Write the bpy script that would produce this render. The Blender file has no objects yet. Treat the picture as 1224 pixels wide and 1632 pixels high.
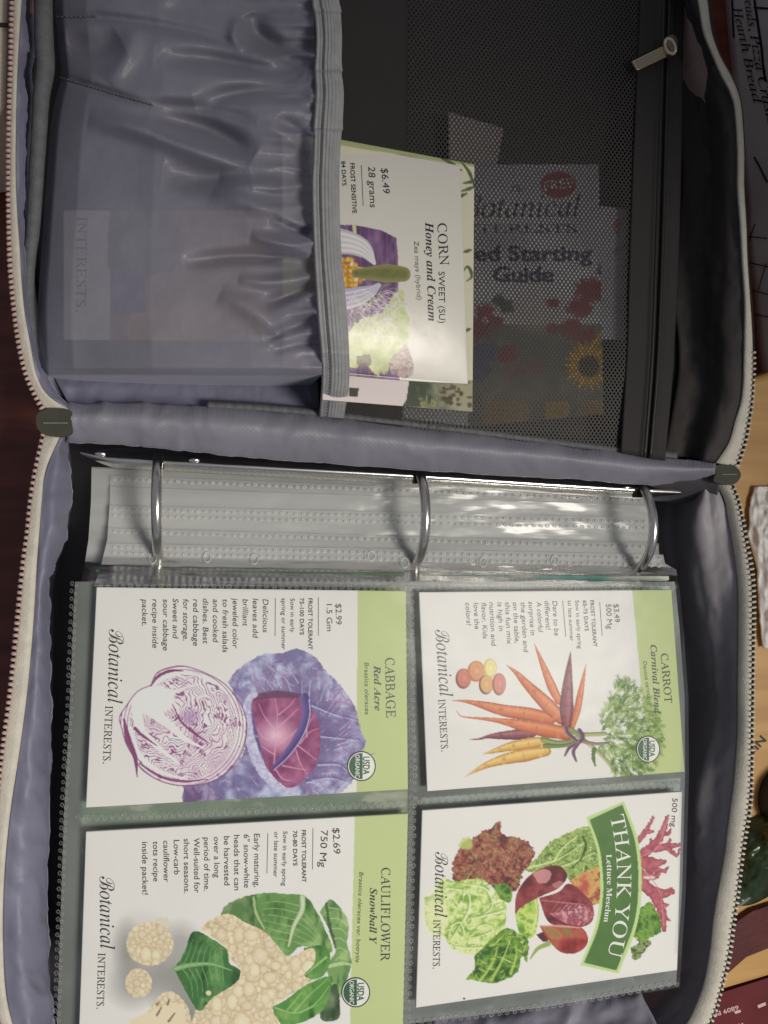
import bpy, math
import numpy as np

# ------------------------------------------------------------------ camera, light, exposure
scene = bpy.context.scene
COL = scene.collection
CAM = np.array([-0.03701606, 0.00736434, 0.35771216])
RB = np.array([[0.97516228, 0.01343151, 0.22108397],
               [0.00375066, -0.99901788, 0.04414982],
               [0.22145984, -0.04222403, -0.97425493]])      # rows: right, down, forward
FPX = 1233.0
cam_data = bpy.data.cameras.new('camera')
cam_data.sensor_fit = 'VERTICAL'
cam_data.sensor_height = 36.0
cam_data.lens = 36.0 * FPX / 1632.0
cam_data.clip_start = 0.02
cam_data.clip_end = 50.0
camera = bpy.data.objects.new('camera', cam_data)
COL.objects.link(camera)
from mathutils import Matrix
M4 = Matrix.Identity(4)
for r_ in range(3):
    M4[r_][0] = RB[0][r_]
    M4[r_][1] = -RB[1][r_]
    M4[r_][2] = -RB[2][r_]
    M4[r_][3] = CAM[r_]
camera.matrix_world = M4
scene.camera = camera

world = bpy.data.worlds.new('World')
scene.world = world
world.use_nodes = True
world.node_tree.nodes['Background'].inputs[0].default_value = (0.86, 0.88, 1.0, 1)
world.node_tree.nodes['Background'].inputs[1].default_value = 0.19

lamp = bpy.data.lights.new('ceiling_spot', 'SPOT')     # lamp aimed near left; cone shaped so its fade stands for far-right shade
lamp.shadow_soft_size = 0.21
lamp.energy = 50.0
lamp.spot_size = math.radians(58)
lamp.spot_blend = 0.5
lamp.color = (1.0, 0.94, 0.845)
lamp_o = bpy.data.objects.new('ceiling_spot', lamp)
COL.objects.link(lamp_o)
LPOS = np.array([0.53, -0.24, 1.15])
lamp_o.location = LPOS
from mathutils import Vector
lamp_o.rotation_euler = (Vector((-0.15, -0.39, 0.06)) - Vector(LPOS)).to_track_quat('-Z', 'Y').to_euler()

scene.view_settings.view_transform = 'Standard'
scene.view_settings.look = 'None'
scene.view_settings.exposure = 0.0
scene.view_settings.gamma = 1.0
scene.render.engine = 'CYCLES'
scene.cycles.use_denoising = True
scene.cycles.max_bounces = 10
scene.cycles.transparent_max_bounces = 40
scene.cycles.caustics_reflective = False
scene.cycles.caustics_refractive = False

# ------------------------------------------------------------------ maths helpers
def P(px, py, z):
    """points of the photograph's rays at height z (arrays allowed)"""
    px, py, z = np.broadcast_arrays(np.asarray(px, float), np.asarray(py, float), np.asarray(z, float))
    a = (px - 612) / FPX
    b = (py - 816) / FPX
    d = a[..., None] * RB[0] + b[..., None] * RB[1] + RB[2]
    t = (z - CAM[2]) / d[..., 2]
    return CAM + t[..., None] * d

_rng = np.random.RandomState(7)
_tab = _rng.rand(256, 256)

def vn(x, y, seed=0):
    x = np.asarray(x, float) + seed * 17.31
    y = np.asarray(y, float) + seed * 9.77
    xi = np.floor(x).astype(int); yi = np.floor(y).astype(int)
    fx = x - xi; fy = y - yi
    fx = fx * fx * (3 - 2 * fx); fy = fy * fy * (3 - 2 * fy)
    a = _tab[xi & 255, yi & 255]; b = _tab[(xi + 1) & 255, yi & 255]
    c = _tab[xi & 255, (yi + 1) & 255]; d = _tab[(xi + 1) & 255, (yi + 1) & 255]
    return (a * (1 - fx) + b * fx) * (1 - fy) + (c * (1 - fx) + d * fx) * fy

def fbm(x, y, seed=0, o=4):
    s = 0; amp = 0.5; f = 1.0
    for i in range(o):
        s = s + amp * vn(np.asarray(x) * f, np.asarray(y) * f, seed + i); amp *= 0.5; f *= 2.03
    return s

def ridge(x, y, seed=0, o=3):
    s = 0; amp = 0.5; f = 1.0
    for i in range(o):
        s = s + amp * (1 - np.abs(2 * vn(np.asarray(x) * f, np.asarray(y) * f, seed + i) - 1)); amp *= 0.5; f *= 2.0
    return s

def catmull(pts, n):
    """resample a polyline smoothly to n points"""
    p = np.asarray(pts, float)
    if len(p) == 2:
        t = np.linspace(0, 1, n)[:, None]
        return p[0] * (1 - t) + p[1] * t
    q = np.vstack([2 * p[0] - p[1], p, 2 * p[-1] - p[-2]])
    out = []
    for i in range(len(p) - 1):
        t = np.linspace(0, 1, 24, endpoint=False)[:, None]
        a, b, c, d = q[i], q[i + 1], q[i + 2], q[i + 3]
        out.append(0.5 * ((2 * b) + (-a + c) * t + (2 * a - 5 * b + 4 * c - d) * t ** 2 + (-a + 3 * b - 3 * c + d) * t ** 3))
    out = np.vstack(out + [p[-1:]])
    d = np.r_[0, np.cumsum(np.linalg.norm(np.diff(out[:, :2], axis=0), axis=1))]
    s = np.linspace(0, d[-1], n)
    return np.stack([np.interp(s, d, out[:, k]) for k in range(out.shape[1])], 1)

def withz(pts, z):
    return [(p[0], p[1], p[2] if len(p) > 2 else z) for p in pts]

# ------------------------------------------------------------------ mesh helpers
def link(o, parent=None):
    COL.objects.link(o)
    if parent is not None:
        o.parent = parent
    return o

def mesh_obj(name, verts, faces, mats, parent=None, smooth=True, fmat=None, colors=None):
    me = bpy.data.meshes.new(name)
    verts = np.asarray(verts, float)
    me.from_pydata(verts.tolist() if len(verts) < 60000 else verts, [], faces.tolist() if isinstance(faces, np.ndarray) else faces)
    return finish(name, me, mats, parent, smooth, fmat, colors)

def finish(name, me, mats, parent, smooth, fmat=None, colors=None):
    for m in (mats if isinstance(mats, (list, tuple)) else [mats]):
        me.materials.append(m)
    if smooth:
        me.polygons.foreach_set('use_smooth', np.ones(len(me.polygons), bool))
    if fmat is not None:
        me.polygons.foreach_set('material_index', np.asarray(fmat, np.int32))
    if colors is not None:
        at = me.color_attributes.new('Col', 'FLOAT_COLOR', 'POINT')
        c = np.ones((len(me.vertices), 4), np.float32); c[:, :3] = colors
        at.data.foreach_set('color', c.ravel())
    me.update()
    o = bpy.data.objects.new(name, me)
    return link(o, parent)

def quad_mesh(name, verts, quads, mats, parent=None, smooth=True, colors=None, fmat=None):
    me = bpy.data.meshes.new(name)
    v = np.asarray(verts, np.float32); q = np.asarray(quads, np.int32)
    me.vertices.add(len(v)); me.vertices.foreach_set('co', v.ravel())
    me.loops.add(q.size); me.loops.foreach_set('vertex_index', q.ravel())
    me.polygons.add(len(q))
    me.polygons.foreach_set('loop_start', np.arange(0, q.size, 4, dtype=np.int32))
    me.polygons.foreach_set('loop_total', np.full(len(q), 4, np.int32))
    me.update(calc_edges=True); me.validate()
    return finish(name, me, mats, parent, smooth, fmat, colors)

def grid_quads(R, n, base=0, flip=False):
    i = np.arange(R * n).reshape(R, n) + base
    a = i[:-1, :-1].ravel(); b = i[:-1, 1:].ravel(); c = i[1:, 1:].ravel(); d = i[1:, :-1].ravel()
    return np.stack([a, d, c, b] if flip else [a, b, c, d], 1)

def thicken(G, t, flip=False):
    """closed sheet of thickness t below the grid G -> verts, quads"""
    R, n = G.shape[:2]
    dn = np.zeros(3); dn[2] = -t
    V = np.vstack([G.reshape(-1, 3), (G + dn).reshape(-1, 3)])
    N = R * n
    q = [grid_quads(R, n), grid_quads(R, n, N, True)]
    i = np.arange(N).reshape(R, n)
    for e in (i[0], i[-1][::-1], i[:, 0][::-1], i[:, -1]):
        q.append(np.stack([e[1:], e[:-1], e[:-1] + N, e[1:] + N], 1))
    return V, np.vstack(q)

def loft(rows, n, sub=1):
    """rows: polylines (px,py,z) -> grid of world points"""
    A = np.stack([catmull(r, n) for r in rows], 0)
    R = len(rows)
    if sub > 1:
        A = np.stack([catmull3(A[:, j], sub) for j in range(n)], 1)
    return P(A[..., 0], A[..., 1], A[..., 2]), A

def catmull3(p, sub):
    if len(p) == 2:
        t = np.linspace(0, 1, sub + 1)[:, None]
        return p[0] * (1 - t) + p[1] * t
    q = np.vstack([2 * p[0] - p[1], p, 2 * p[-1] - p[-2]])
    out = []
    for i in range(len(p) - 1):
        t = np.linspace(0, 1, sub, endpoint=False)[:, None]
        a, b, c, d = q[i], q[i + 1], q[i + 2], q[i + 3]
        out.append(0.5 * ((2 * b) + (-a + c) * t + (2 * a - 5 * b + 4 * c - d) * t ** 2 + (-a + 3 * b - 3 * c + d) * t ** 3))
    return np.vstack(out + [p[-1:]])

def normals(G):
    du = np.gradient(G, axis=1); dv = np.gradient(G, axis=0)
    N = np.cross(du, dv); N /= np.linalg.norm(N, axis=-1, keepdims=True) + 1e-12
    N[N[..., 2] < 0] *= 1
    return N

def displace(G, h):
    N = normals(G)
    s = np.where(N[..., 2:3] < 0, -1.0, 1.0)
    return G + N * s * h[..., None]

def tube(path, r, seg=10, caps=True):
    """path Nx3 world -> verts, quads"""
    p = np.asarray(path, float); n = len(p)
    T = np.gradient(p, axis=0); T /= np.linalg.norm(T, axis=1, keepdims=True)
    up = np.array([0, 0, 1.0]) if abs(T[0][2]) < 0.9 else np.array([1.0, 0, 0])
    A = np.cross(T[0], up); A /= np.linalg.norm(A)
    V = []
    r = np.broadcast_to(np.asarray(r, float), (n,))
    for i in range(n):
        A = A - T[i] * A.dot(T[i]); A /= np.linalg.norm(A); B = np.cross(T[i], A)
        th = np.linspace(0, 2 * math.pi, seg, endpoint=False)
        V.append(p[i] + r[i] * (np.cos(th)[:, None] * A + np.sin(th)[:, None] * B))
    V = np.vstack(V); q = []
    for i in range(n - 1):
        for k in range(seg):
            a = i * seg + k; b = i * seg + (k + 1) % seg
            q.append((a, b, b + seg, a + seg))
    q = [list(x) for x in q]
    if caps:
        q.append(list(range(seg))[::-1]); q.append([(n - 1) * seg + k for k in range(seg)])
    return V, q

class Bag:
    """collects pieces of ONE part"""
    def __init__(s): s.v = []; s.f = []; s.m = []; s.n = 0
    def add(s, v, f, m=0):
        v = np.asarray(v, float)
        s.v.append(v); s.f += [[int(k) + s.n for k in q] for q in f]; s.m += [m] * len(f); s.n += len(v)
    def build(s, name, mats, parent=None, smooth=True):
        return mesh_obj(name, np.vstack(s.v), s.f, mats, parent, smooth, s.m)

def ball(c, ax, seg=8, rings=5):
    """ellipsoid: centre, 3 axis vectors"""
    V = []; F = []
    for i in range(rings + 1):
        ph = math.pi * i / rings
        for k in range(seg):
            th = 2 * math.pi * k / seg
            V.append(c + ax[0] * math.sin(ph) * math.cos(th) + ax[1] * math.sin(ph) * math.sin(th) + ax[2] * math.cos(ph))
    for i in range(rings):
        for k in range(seg):
            a = i * seg + k; b = i * seg + (k + 1) % seg
            F.append((a, a + seg, b + seg, b))
    return np.array(V), F

def prism(px_poly, z0, z1, smooth_n=0):
    """outline in photo coordinates, traced on its top face height z1, straight sides down to z0 (world-vertical)"""
    p = catmull(list(px_poly) + [px_poly[0]], smooth_n)[:-1] if smooth_n else np.asarray(px_poly, float)
    top = P(p[:, 0], p[:, 1], z1); bot = top.copy(); bot[:, 2] = z0
    n = len(p)
    V = np.vstack([top, bot])
    a = np.cross(top[1] - top[0], top[2] - top[0])[2]
    area = 0.5 * np.sum(top[:, 0] * np.roll(top[:, 1], -1) - np.roll(top[:, 0], -1) * top[:, 1])
    F = [list(range(n)) if area > 0 else list(range(n))[::-1], [n + k for k in (range(n) if area < 0 else range(n - 1, -1, -1))]]
    for k in range(n):
        j = (k + 1) % n
        F.append([k, n + k, n + j, j] if area > 0 else [k, j, n + j, n + k])
    return V, F

# ------------------------------------------------------------------ descriptions
def tag(o, label=None, cat=None, group=None, kind=None):
    if label: o['label'] = label
    if cat: o['category'] = cat
    if group: o['group'] = group
    if kind: o['kind'] = kind
    return o

def empty(name, loc):
    o = bpy.data.objects.new(name, None)
    o.empty_display_size = 0.02
    o.location = loc
    return link(o)

def adopt(child, parent):
    """keep the world place of a mesh modelled in world coordinates"""
    child.parent = parent
    child.matrix_parent_inverse = Matrix.Translation(parent.location).inverted()
    return child

# ------------------------------------------------------------------ materials
def lin(c):
    c = np.asarray(c, float) / 255.0
    return np.where(c <= 0.04045, c / 12.92, ((c + 0.055) / 1.055) ** 2.4)

def nodes_of(name):
    m = bpy.data.materials.new(name); m.use_nodes = True
    nt = m.node_tree
    return m, nt, nt.nodes['Principled BSDF'], nt.nodes['Material Output']

def N(nt, t, **kw):
    n = nt.nodes.new(t)
    for k, v in kw.items(): setattr(n, k, v)
    return n

def bump(nt, b, src, dist, strength=1.0, chain=None):
    bn = N(nt, 'ShaderNodeBump')
    bn.inputs['Strength'].default_value = strength
    bn.inputs['Distance'].default_value = dist
    nt.links.new(src, bn.inputs['Height'])
    if chain: nt.links.new(chain, bn.inputs['Normal'])
    nt.links.new(bn.outputs['Normal'], b.inputs['Normal'])
    return bn.outputs['Normal']

def noise_node(nt, scale, detail=3, coord='Object', stretch=None):
    tc = N(nt, 'ShaderNodeTexCoord')
    out = tc.outputs[coord]
    if stretch:
        mp = N(nt, 'ShaderNodeMapping'); mp.inputs['Scale'].default_value = stretch
        nt.links.new(out, mp.inputs['Vector']); out = mp.outputs['Vector']
    nz = N(nt, 'ShaderNodeTexNoise'); nz.inputs['Scale'].default_value = scale; nz.inputs['Detail'].default_value = detail
    nt.links.new(out, nz.inputs['Vector'])
    return nz

def varied(nt, b, c1, c2, scale, detail=3, stretch=None):
    nz = noise_node(nt, scale, detail, stretch=stretch)
    rp = N(nt, 'ShaderNodeValToRGB')
    rp.color_ramp.elements[0].position = 0.3; rp.color_ramp.elements[1].position = 0.7
    rp.color_ramp.elements[0].color = (*c1, 1); rp.color_ramp.elements[1].color = (*c2, 1)
    nt.links.new(nz.outputs['Fac'], rp.inputs['Fac']); nt.links.new(rp.outputs['Color'], b.inputs['Base Color'])
    return nz

def simple(name, c, rough=0.5, metal=0.0, spec=0.5, var=0.12, scale=60, bmp=0.0, bscale=400):
    m, nt, b, out = nodes_of(name)
    c = np.asarray(c, float)
    varied(nt, b, c * (1 - var), np.minimum(c * (1 + var), 0.95), scale)
    b.inputs['Roughness'].default_value = rough; b.inputs['Metallic'].default_value = metal
    b.inputs['Specular IOR Level'].default_value = spec
    if bmp:
        nz = noise_node(nt, bscale, 3); bump(nt, b, nz.outputs['Fac'], bmp)
    return m

def satin(name, c, rough=0.52, through=0.0, weave=0.000018, sheen=0.25):
    """shiny woven lining: fine twill bump, soft colour drift, a little see-through"""
    m, nt, b, out = nodes_of(name)
    c = np.asarray(c, float)
    varied(nt, b, c * 0.88, c * 1.1, 25, 4)
    b.inputs['Roughness'].default_value = rough
    b.inputs['Specular IOR Level'].default_value = 0.45
    b.inputs['Sheen Weight'].default_value = sheen; b.inputs['Sheen Roughness'].default_value = 0.4
    b.inputs['Sheen Tint'].default_value = (0.8, 0.8, 1, 1)
    tc = N(nt, 'ShaderNodeTexCoord')
    w1 = N(nt, 'ShaderNodeTexWave'); w1.wave_type = 'BANDS'; w1.bands_direction = 'DIAGONAL'
    w1.inputs['Scale'].default_value = 330; w1.inputs['Distortion'].default_value = 0.6; w1.inputs['Detail'].default_value = 1
    nt.links.new(tc.outputs['Object'], w1.inputs['Vector'])
    c1 = bump(nt, b, w1.outputs['Fac'], weave, 0.7)
    nz = noise_node(nt, 160, 3)
    bump(nt, b, nz.outputs['Fac'], 0.00022, 0.6, c1)
    if through > 0:
        tr = N(nt, 'ShaderNodeBsdfTransparent'); mx = N(nt, 'ShaderNodeMixShader'); mx.inputs[0].default_value = through
        nt.links.new(b.outputs[0], mx.inputs[1]); nt.links.new(tr.outputs[0], mx.inputs[2]); nt.links.new(mx.outputs[0], out.inputs[0])
    return m

def film(name, haze, tint=(0.85, 0.87, 0.86), rough=0.16, wr=0.0006, gloss=1.0, scale=55, stretch=None, drift=0.0, back=0.4):
    """clear plastic sheet: mostly see-through, a milky part that also lets light through, a shiny coat"""
    m, nt, b, out = nodes_of(name)
    nt.nodes.remove(b)
    tr = N(nt, 'ShaderNodeBsdfTransparent'); tr.inputs[0].default_value = (0.97, 0.98, 0.975, 1)
    df = N(nt, 'ShaderNodeBsdfDiffuse'); df.inputs[0].default_value = (*tint, 1)
    tl = N(nt, 'ShaderNodeBsdfTranslucent'); tl.inputs[0].default_value = (*tint, 1)
    mk = N(nt, 'ShaderNodeMixShader'); mk.inputs[0].default_value = back
    nt.links.new(df.outputs[0], mk.inputs[1]); nt.links.new(tl.outputs[0], mk.inputs[2])
    gl = N(nt, 'ShaderNodeBsdfGlossy'); gl.inputs['Roughness'].default_value = rough
    fr = N(nt, 'ShaderNodeFresnel'); fr.inputs['IOR'].default_value = 1.4
    nz = noise_node(nt, scale, 4, stretch=stretch)
    bn = N(nt, 'ShaderNodeBump'); bn.inputs['Distance'].default_value = wr; bn.inputs['Strength'].default_value = 1
    nt.links.new(nz.outputs['Fac'], bn.inputs['Height'])
    nt.links.new(bn.outputs[0], gl.inputs['Normal']); nt.links.new(bn.outputs[0], fr.inputs['Normal'])
    mx = N(nt, 'ShaderNodeMixShader'); mx.inputs[0].default_value = haze
    if drift:
        n2 = noise_node(nt, scale * .7, 4, stretch=stretch); mr = N(nt, 'ShaderNodeMapRange')
        mr.inputs['From Min'].default_value = .3; mr.inputs['From Max'].default_value = .7
        mr.inputs['To Min'].default_value = max(0, haze - drift); mr.inputs['To Max'].default_value = haze + drift
        nt.links.new(n2.outputs['Fac'], mr.inputs['Value']); nt.links.new(mr.outputs[0], mx.inputs[0])
    nt.links.new(tr.outputs[0], mx.inputs[1]); nt.links.new(mk.outputs[0], mx.inputs[2])
    mul = N(nt, 'ShaderNodeMath', operation='MULTIPLY'); mul.inputs[1].default_value = gloss
    nt.links.new(fr.outputs[0], mul.inputs[0])
    mx2 = N(nt, 'ShaderNodeMixShader')
    nt.links.new(mul.outputs[0], mx2.inputs[0]); nt.links.new(mx.outputs[0], mx2.inputs[1]); nt.links.new(gl.outputs[0], mx2.inputs[2])
    nt.links.new(mx2.outputs[0], out.inputs[0])
    return m

def mesh_fabric(name, pitch, hole, c):
    """black net: square holes on the diagonal, real see-through"""
    m, nt, b, out = nodes_of(name)
    b.inputs['Base Color'].default_value = (*c, 1); b.inputs['Roughness'].default_value = 0.6
    tc = N(nt, 'ShaderNodeTexCoord'); sp = N(nt, 'ShaderNodeSeparateXYZ'); nt.links.new(tc.outputs['Object'], sp.inputs[0])
    def ma(op, a, v):
        n = N(nt, 'ShaderNodeMath', operation=op)
        for i, q in enumerate((a, v)):
            if q is None: continue
            if isinstance(q, (int, float)): n.inputs[i].default_value = q
            else: nt.links.new(q, n.inputs[i])
        return n.outputs[0]
    x = ma('DIVIDE', sp.outputs['X'], pitch); y = ma('DIVIDE', sp.outputs['Y'], pitch * 1.35)
    hs = []
    for q in (ma('ADD', x, y), ma('SUBTRACT', x, y)):
        f = ma('FRACT', q, None); d = ma('ABSOLUTE', ma('SUBTRACT', f, 0.5), None)
        hs.append(ma('LESS_THAN', d, hole))
    h = ma('MULTIPLY', hs[0], hs[1])
    tr = N(nt, 'ShaderNodeBsdfTransparent'); mx = N(nt, 'ShaderNodeMixShader')
    nt.links.new(h, mx.inputs[0]); nt.links.new(b.outputs[0], mx.inputs[1]); nt.links.new(tr.outputs[0], mx.inputs[2])
    nt.links.new(mx.outputs[0], out.inputs[0])
    return m

def printed(name, rough=0.5, spec=0.22, bmp=0.0003):
    """printed paper: colours come from the sheet's own painted artwork"""
    m, nt, b, out = nodes_of(name)
    at = N(nt, 'ShaderNodeAttribute'); at.attribute_name = 'Col'
    nt.links.new(at.outputs['Color'], b.inputs['Base Color'])
    b.inputs['Roughness'].default_value = rough; b.inputs['Specular IOR Level'].default_value = spec
    nz = noise_node(nt, 22, 3); c = bump(nt, b, nz.outputs['Fac'], bmp * 4, 0.6)
    nz2 = noise_node(nt, 900, 2); bump(nt, b, nz2.outputs['Fac'], 0.00002, 0.4, c)
    return m

def ink(name, c):
    m, nt, b, out = nodes_of(name)
    b.inputs['Base Color'].default_value = (*lin(c), 1); b.inputs['Roughness'].default_value = 0.45
    return m

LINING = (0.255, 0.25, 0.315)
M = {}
M['lining_right'] = satin('bounce tinted satin lining', (0.33, 0.31, 0.335))  # same satin as elsewhere; warm bounce and shade lift put into its colour
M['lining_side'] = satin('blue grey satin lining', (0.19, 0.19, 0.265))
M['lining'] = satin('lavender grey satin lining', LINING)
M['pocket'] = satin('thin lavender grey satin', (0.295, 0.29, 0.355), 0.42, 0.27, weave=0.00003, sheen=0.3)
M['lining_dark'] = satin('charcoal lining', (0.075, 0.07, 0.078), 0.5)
M['band'] = simple('grey woven elastic', (0.34, 0.345, 0.35), 0.6, var=0.1, scale=300, bmp=0.0002, bscale=1800)
M['binding'] = simple('grey seam binding', (0.13, 0.135, 0.145), 0.65, var=0.15, scale=300, bmp=0.0003, bscale=1500)
M['tape'] = simple('cream zipper tape', (0.62, 0.585, 0.50), 0.75, var=0.08, scale=250, bmp=0.0003, bscale=1700)
M['tooth_pink'] = simple('pale pink plastic teeth', (0.56, 0.40, 0.36), 0.4, var=0.1)
M['tooth_cream'] = simple('cream plastic teeth', (0.66, 0.62, 0.54), 0.4, var=0.1)
M['olive'] = simple('dark olive grosgrain tab', (0.055, 0.055, 0.038), 0.8, var=0.1, scale=200, bmp=0.0002, bscale=1500)
M['shell'] = simple('pink quilted case shell', (0.42, 0.30, 0.27), 0.7, bmp=0.0004)
M['chrome'] = simple('nickel plated steel', (0.80, 0.77, 0.72), 0.22, 1.0, var=0.05)
M['gold'] = simple('pale gold metal', (0.60, 0.52, 0.38), 0.3, 1.0, var=0.06)
M['black'] = simple('matt black', (0.01, 0.01, 0.01), 0.6)  # even black on the ring slots and the jar lid
M['net'] = mesh_fabric('black net', 0.00178, 0.30, (0.034, 0.030, 0.028))
M['netband'] = satin('black zip tape', (0.026, 0.023, 0.022), 0.75, sheen=0.05)
M['coil'] = simple('black coil zip', (0.02, 0.019, 0.018), 0.45)
M['film'] = film('clear pocket film', 0.03, wr=0.0007, rough=0.17, gloss=0.2, scale=16)
M['strip'] = film('milky binding strip film', 0.36, (0.96, 0.97, 0.95), 0.19, wr=0.0008, gloss=1.25, scale=64, stretch=(.14, 1, 1), drift=0.20, back=0.2)
M['film_low'] = film('clear film of a lower page', 0.44, (0.66, 0.72, 0.68), 0.2, gloss=0.4, drift=0.06)
M['weld_strip'] = film('whitish pressed beads of the binding strips', 0.62, (0.97, 0.98, 0.97), 0.3, gloss=0.25, back=0.1)
M['weld'] = film('pressed weld beads', 0.20, (0.95, 0.96, 0.95), 0.3, gloss=0.4)
M['print'] = printed('printed coated paper')
M['print_gloss'] = printed('glossy printed paper', 0.30, 0.55)
M['print_dull'] = printed('printed matt paper', 0.6, 0.25)
M['paper_side'] = simple('white paper edge', (0.72, 0.71, 0.68), 0.6, var=0.04)
M['ink'] = ink('charcoal ink', (44, 43, 44))
M['ink_soft'] = ink('soft grey ink', (66, 64, 64))
M['ink_pale'] = ink('pale grey ink', (125, 124, 112))
M['ink_olive'] = ink('olive grey ink on green', (98, 106, 74))
M['ink_blue'] = ink('navy ink', (26, 34, 92))
M['ink_white'] = ink('white ink', (235, 235, 230))
M['ink_green'] = ink('dark green ink', (40, 92, 62))
M['ink_red'] = ink('red ink', (170, 50, 56))

# ------------------------------------------------------------------ lettering
def mathify(s, up, lo):
    o = ''
    for c in s:
        if 'A' <= c <= 'Z': o += chr(up + ord(c) - 65)
        elif 'a' <= c <= 'z': o += '\u210e' if (lo == 0x1D44E and c == 'h') else chr(lo + ord(c) - 97)
        else: o += c
    return o

_glyph = {}
def text_shape(s, style):
    key = (s, style)
    if key in _glyph: return _glyph[key]
    body = s; off = 0; shear = 0
    if style == 'serif': body = mathify(s, 0x1D434, 0x1D44E); shear = -0.27
    elif style == 'serifbold': body = mathify(s, 0x1D400, 0x1D41A)
    elif style == 'italic': body = mathify(s, 0x1D434, 0x1D44E)
    elif style == 'bolditalic': body = mathify(s, 0x1D468, 0x1D482)
    elif style == 'script': body = '\u212c' + mathify(s[1:], 0x1D434, 0x1D44E)
    elif style == 'bold': off = 0.014
    elif style == 'heavy': off = 0.028
    elif style == 'thin': off = 0.002
    elif style == 'slant': shear = 0.12
    elif style == 'thinslant': shear = 0.12; off = 0.003
    c = bpy.data.curves.new('lettering', 'FONT'); c.body = body; c.offset = off; c.resolution_u = 3
    o = bpy.data.objects.new('lettering', c); COL.objects.link(o)
    dg = bpy.context.evaluated_depsgraph_get()
    me = bpy.data.meshes.new_from_object(o.evaluated_get(dg))
    v = np.array([q.co[:] for q in me.vertices]); f = [list(p.vertices) for p in me.polygons]
    bpy.data.objects.remove(o); bpy.data.curves.remove(c); bpy.data.meshes.remove(me)
    v = v[:, :2]
    if shear: v[:, 0] += v[:, 1] * shear
    v[:, 0] -= v[:, 0].min()
    v[:, 0] /= v[:, 0].max()
    _glyph[key] = (v, f)
    return v, f

CAPH = {'serif': 0.66, 'italic': 0.66, 'bolditalic': 0.67, 'serifbold': 0.67, 'script': 0.68}
class Lettering:
    """all the words of one print; points mapped from photo coordinates onto the paper's own surface"""
    def __init__(s, surf): s.bag = Bag(); s.surf = surf; s.mats = []
    def mi(s, m):
        if m not in s.mats: s.mats.append(m)
        return s.mats.index(m)
    def line(s, txt, p0, p1, h, style='sans', m='ink', mid=None):
        v, f = text_shape(txt, style)
        p0 = np.array(p0, float); p1 = np.array(p1, float)
        hs = h / CAPH.get(style, 0.70)
        t = v[:, 0]
        if mid is None:
            d = p1 - p0; L = np.linalg.norm(d); d = d / L
            pos = p0 + t[:, None] * (p1 - p0); up = np.array([d[1], -d[0]])[None]
        else:
            b = 2 * np.array(mid, float) - 0.5 * (p0 + p1)
            tt = t[:, None]
            pos = (1 - tt) ** 2 * p0 + 2 * tt * (1 - tt) * b + tt ** 2 * p1
            d = 2 * (1 - tt) * (b - p0) + 2 * tt * (p1 - b); d /= np.linalg.norm(d, axis=1, keepdims=True)
            up = np.stack([d[:, 1], -d[:, 0]], 1)
        q = pos + v[:, 1:2] * hs * up
        s.bag.add(s.surf(q[:, 0], q[:, 1], 0.00014), f, s.mi(M[m]))
    def rule(s, p0, p1, w=0.8, m='ink_soft'):
        p0 = np.array(p0, float); p1 = np.array(p1, float); d = (p1 - p0) / np.linalg.norm(p1 - p0); n = np.array([d[1], -d[0]]) * w / 2
        t = np.linspace(0, 1, 15)[:, None]; k = p0 + (p1 - p0) * t; q = np.vstack([k - n, k + n])
        s.bag.add(s.surf(q[:, 0], q[:, 1], 0.00016), [[i, i + 1, i + 16, i + 15] for i in range(14)], s.mi(M[m]))
    def build(s, parent):
        return s.bag.build('lettering', s.mats, parent, False)

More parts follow.
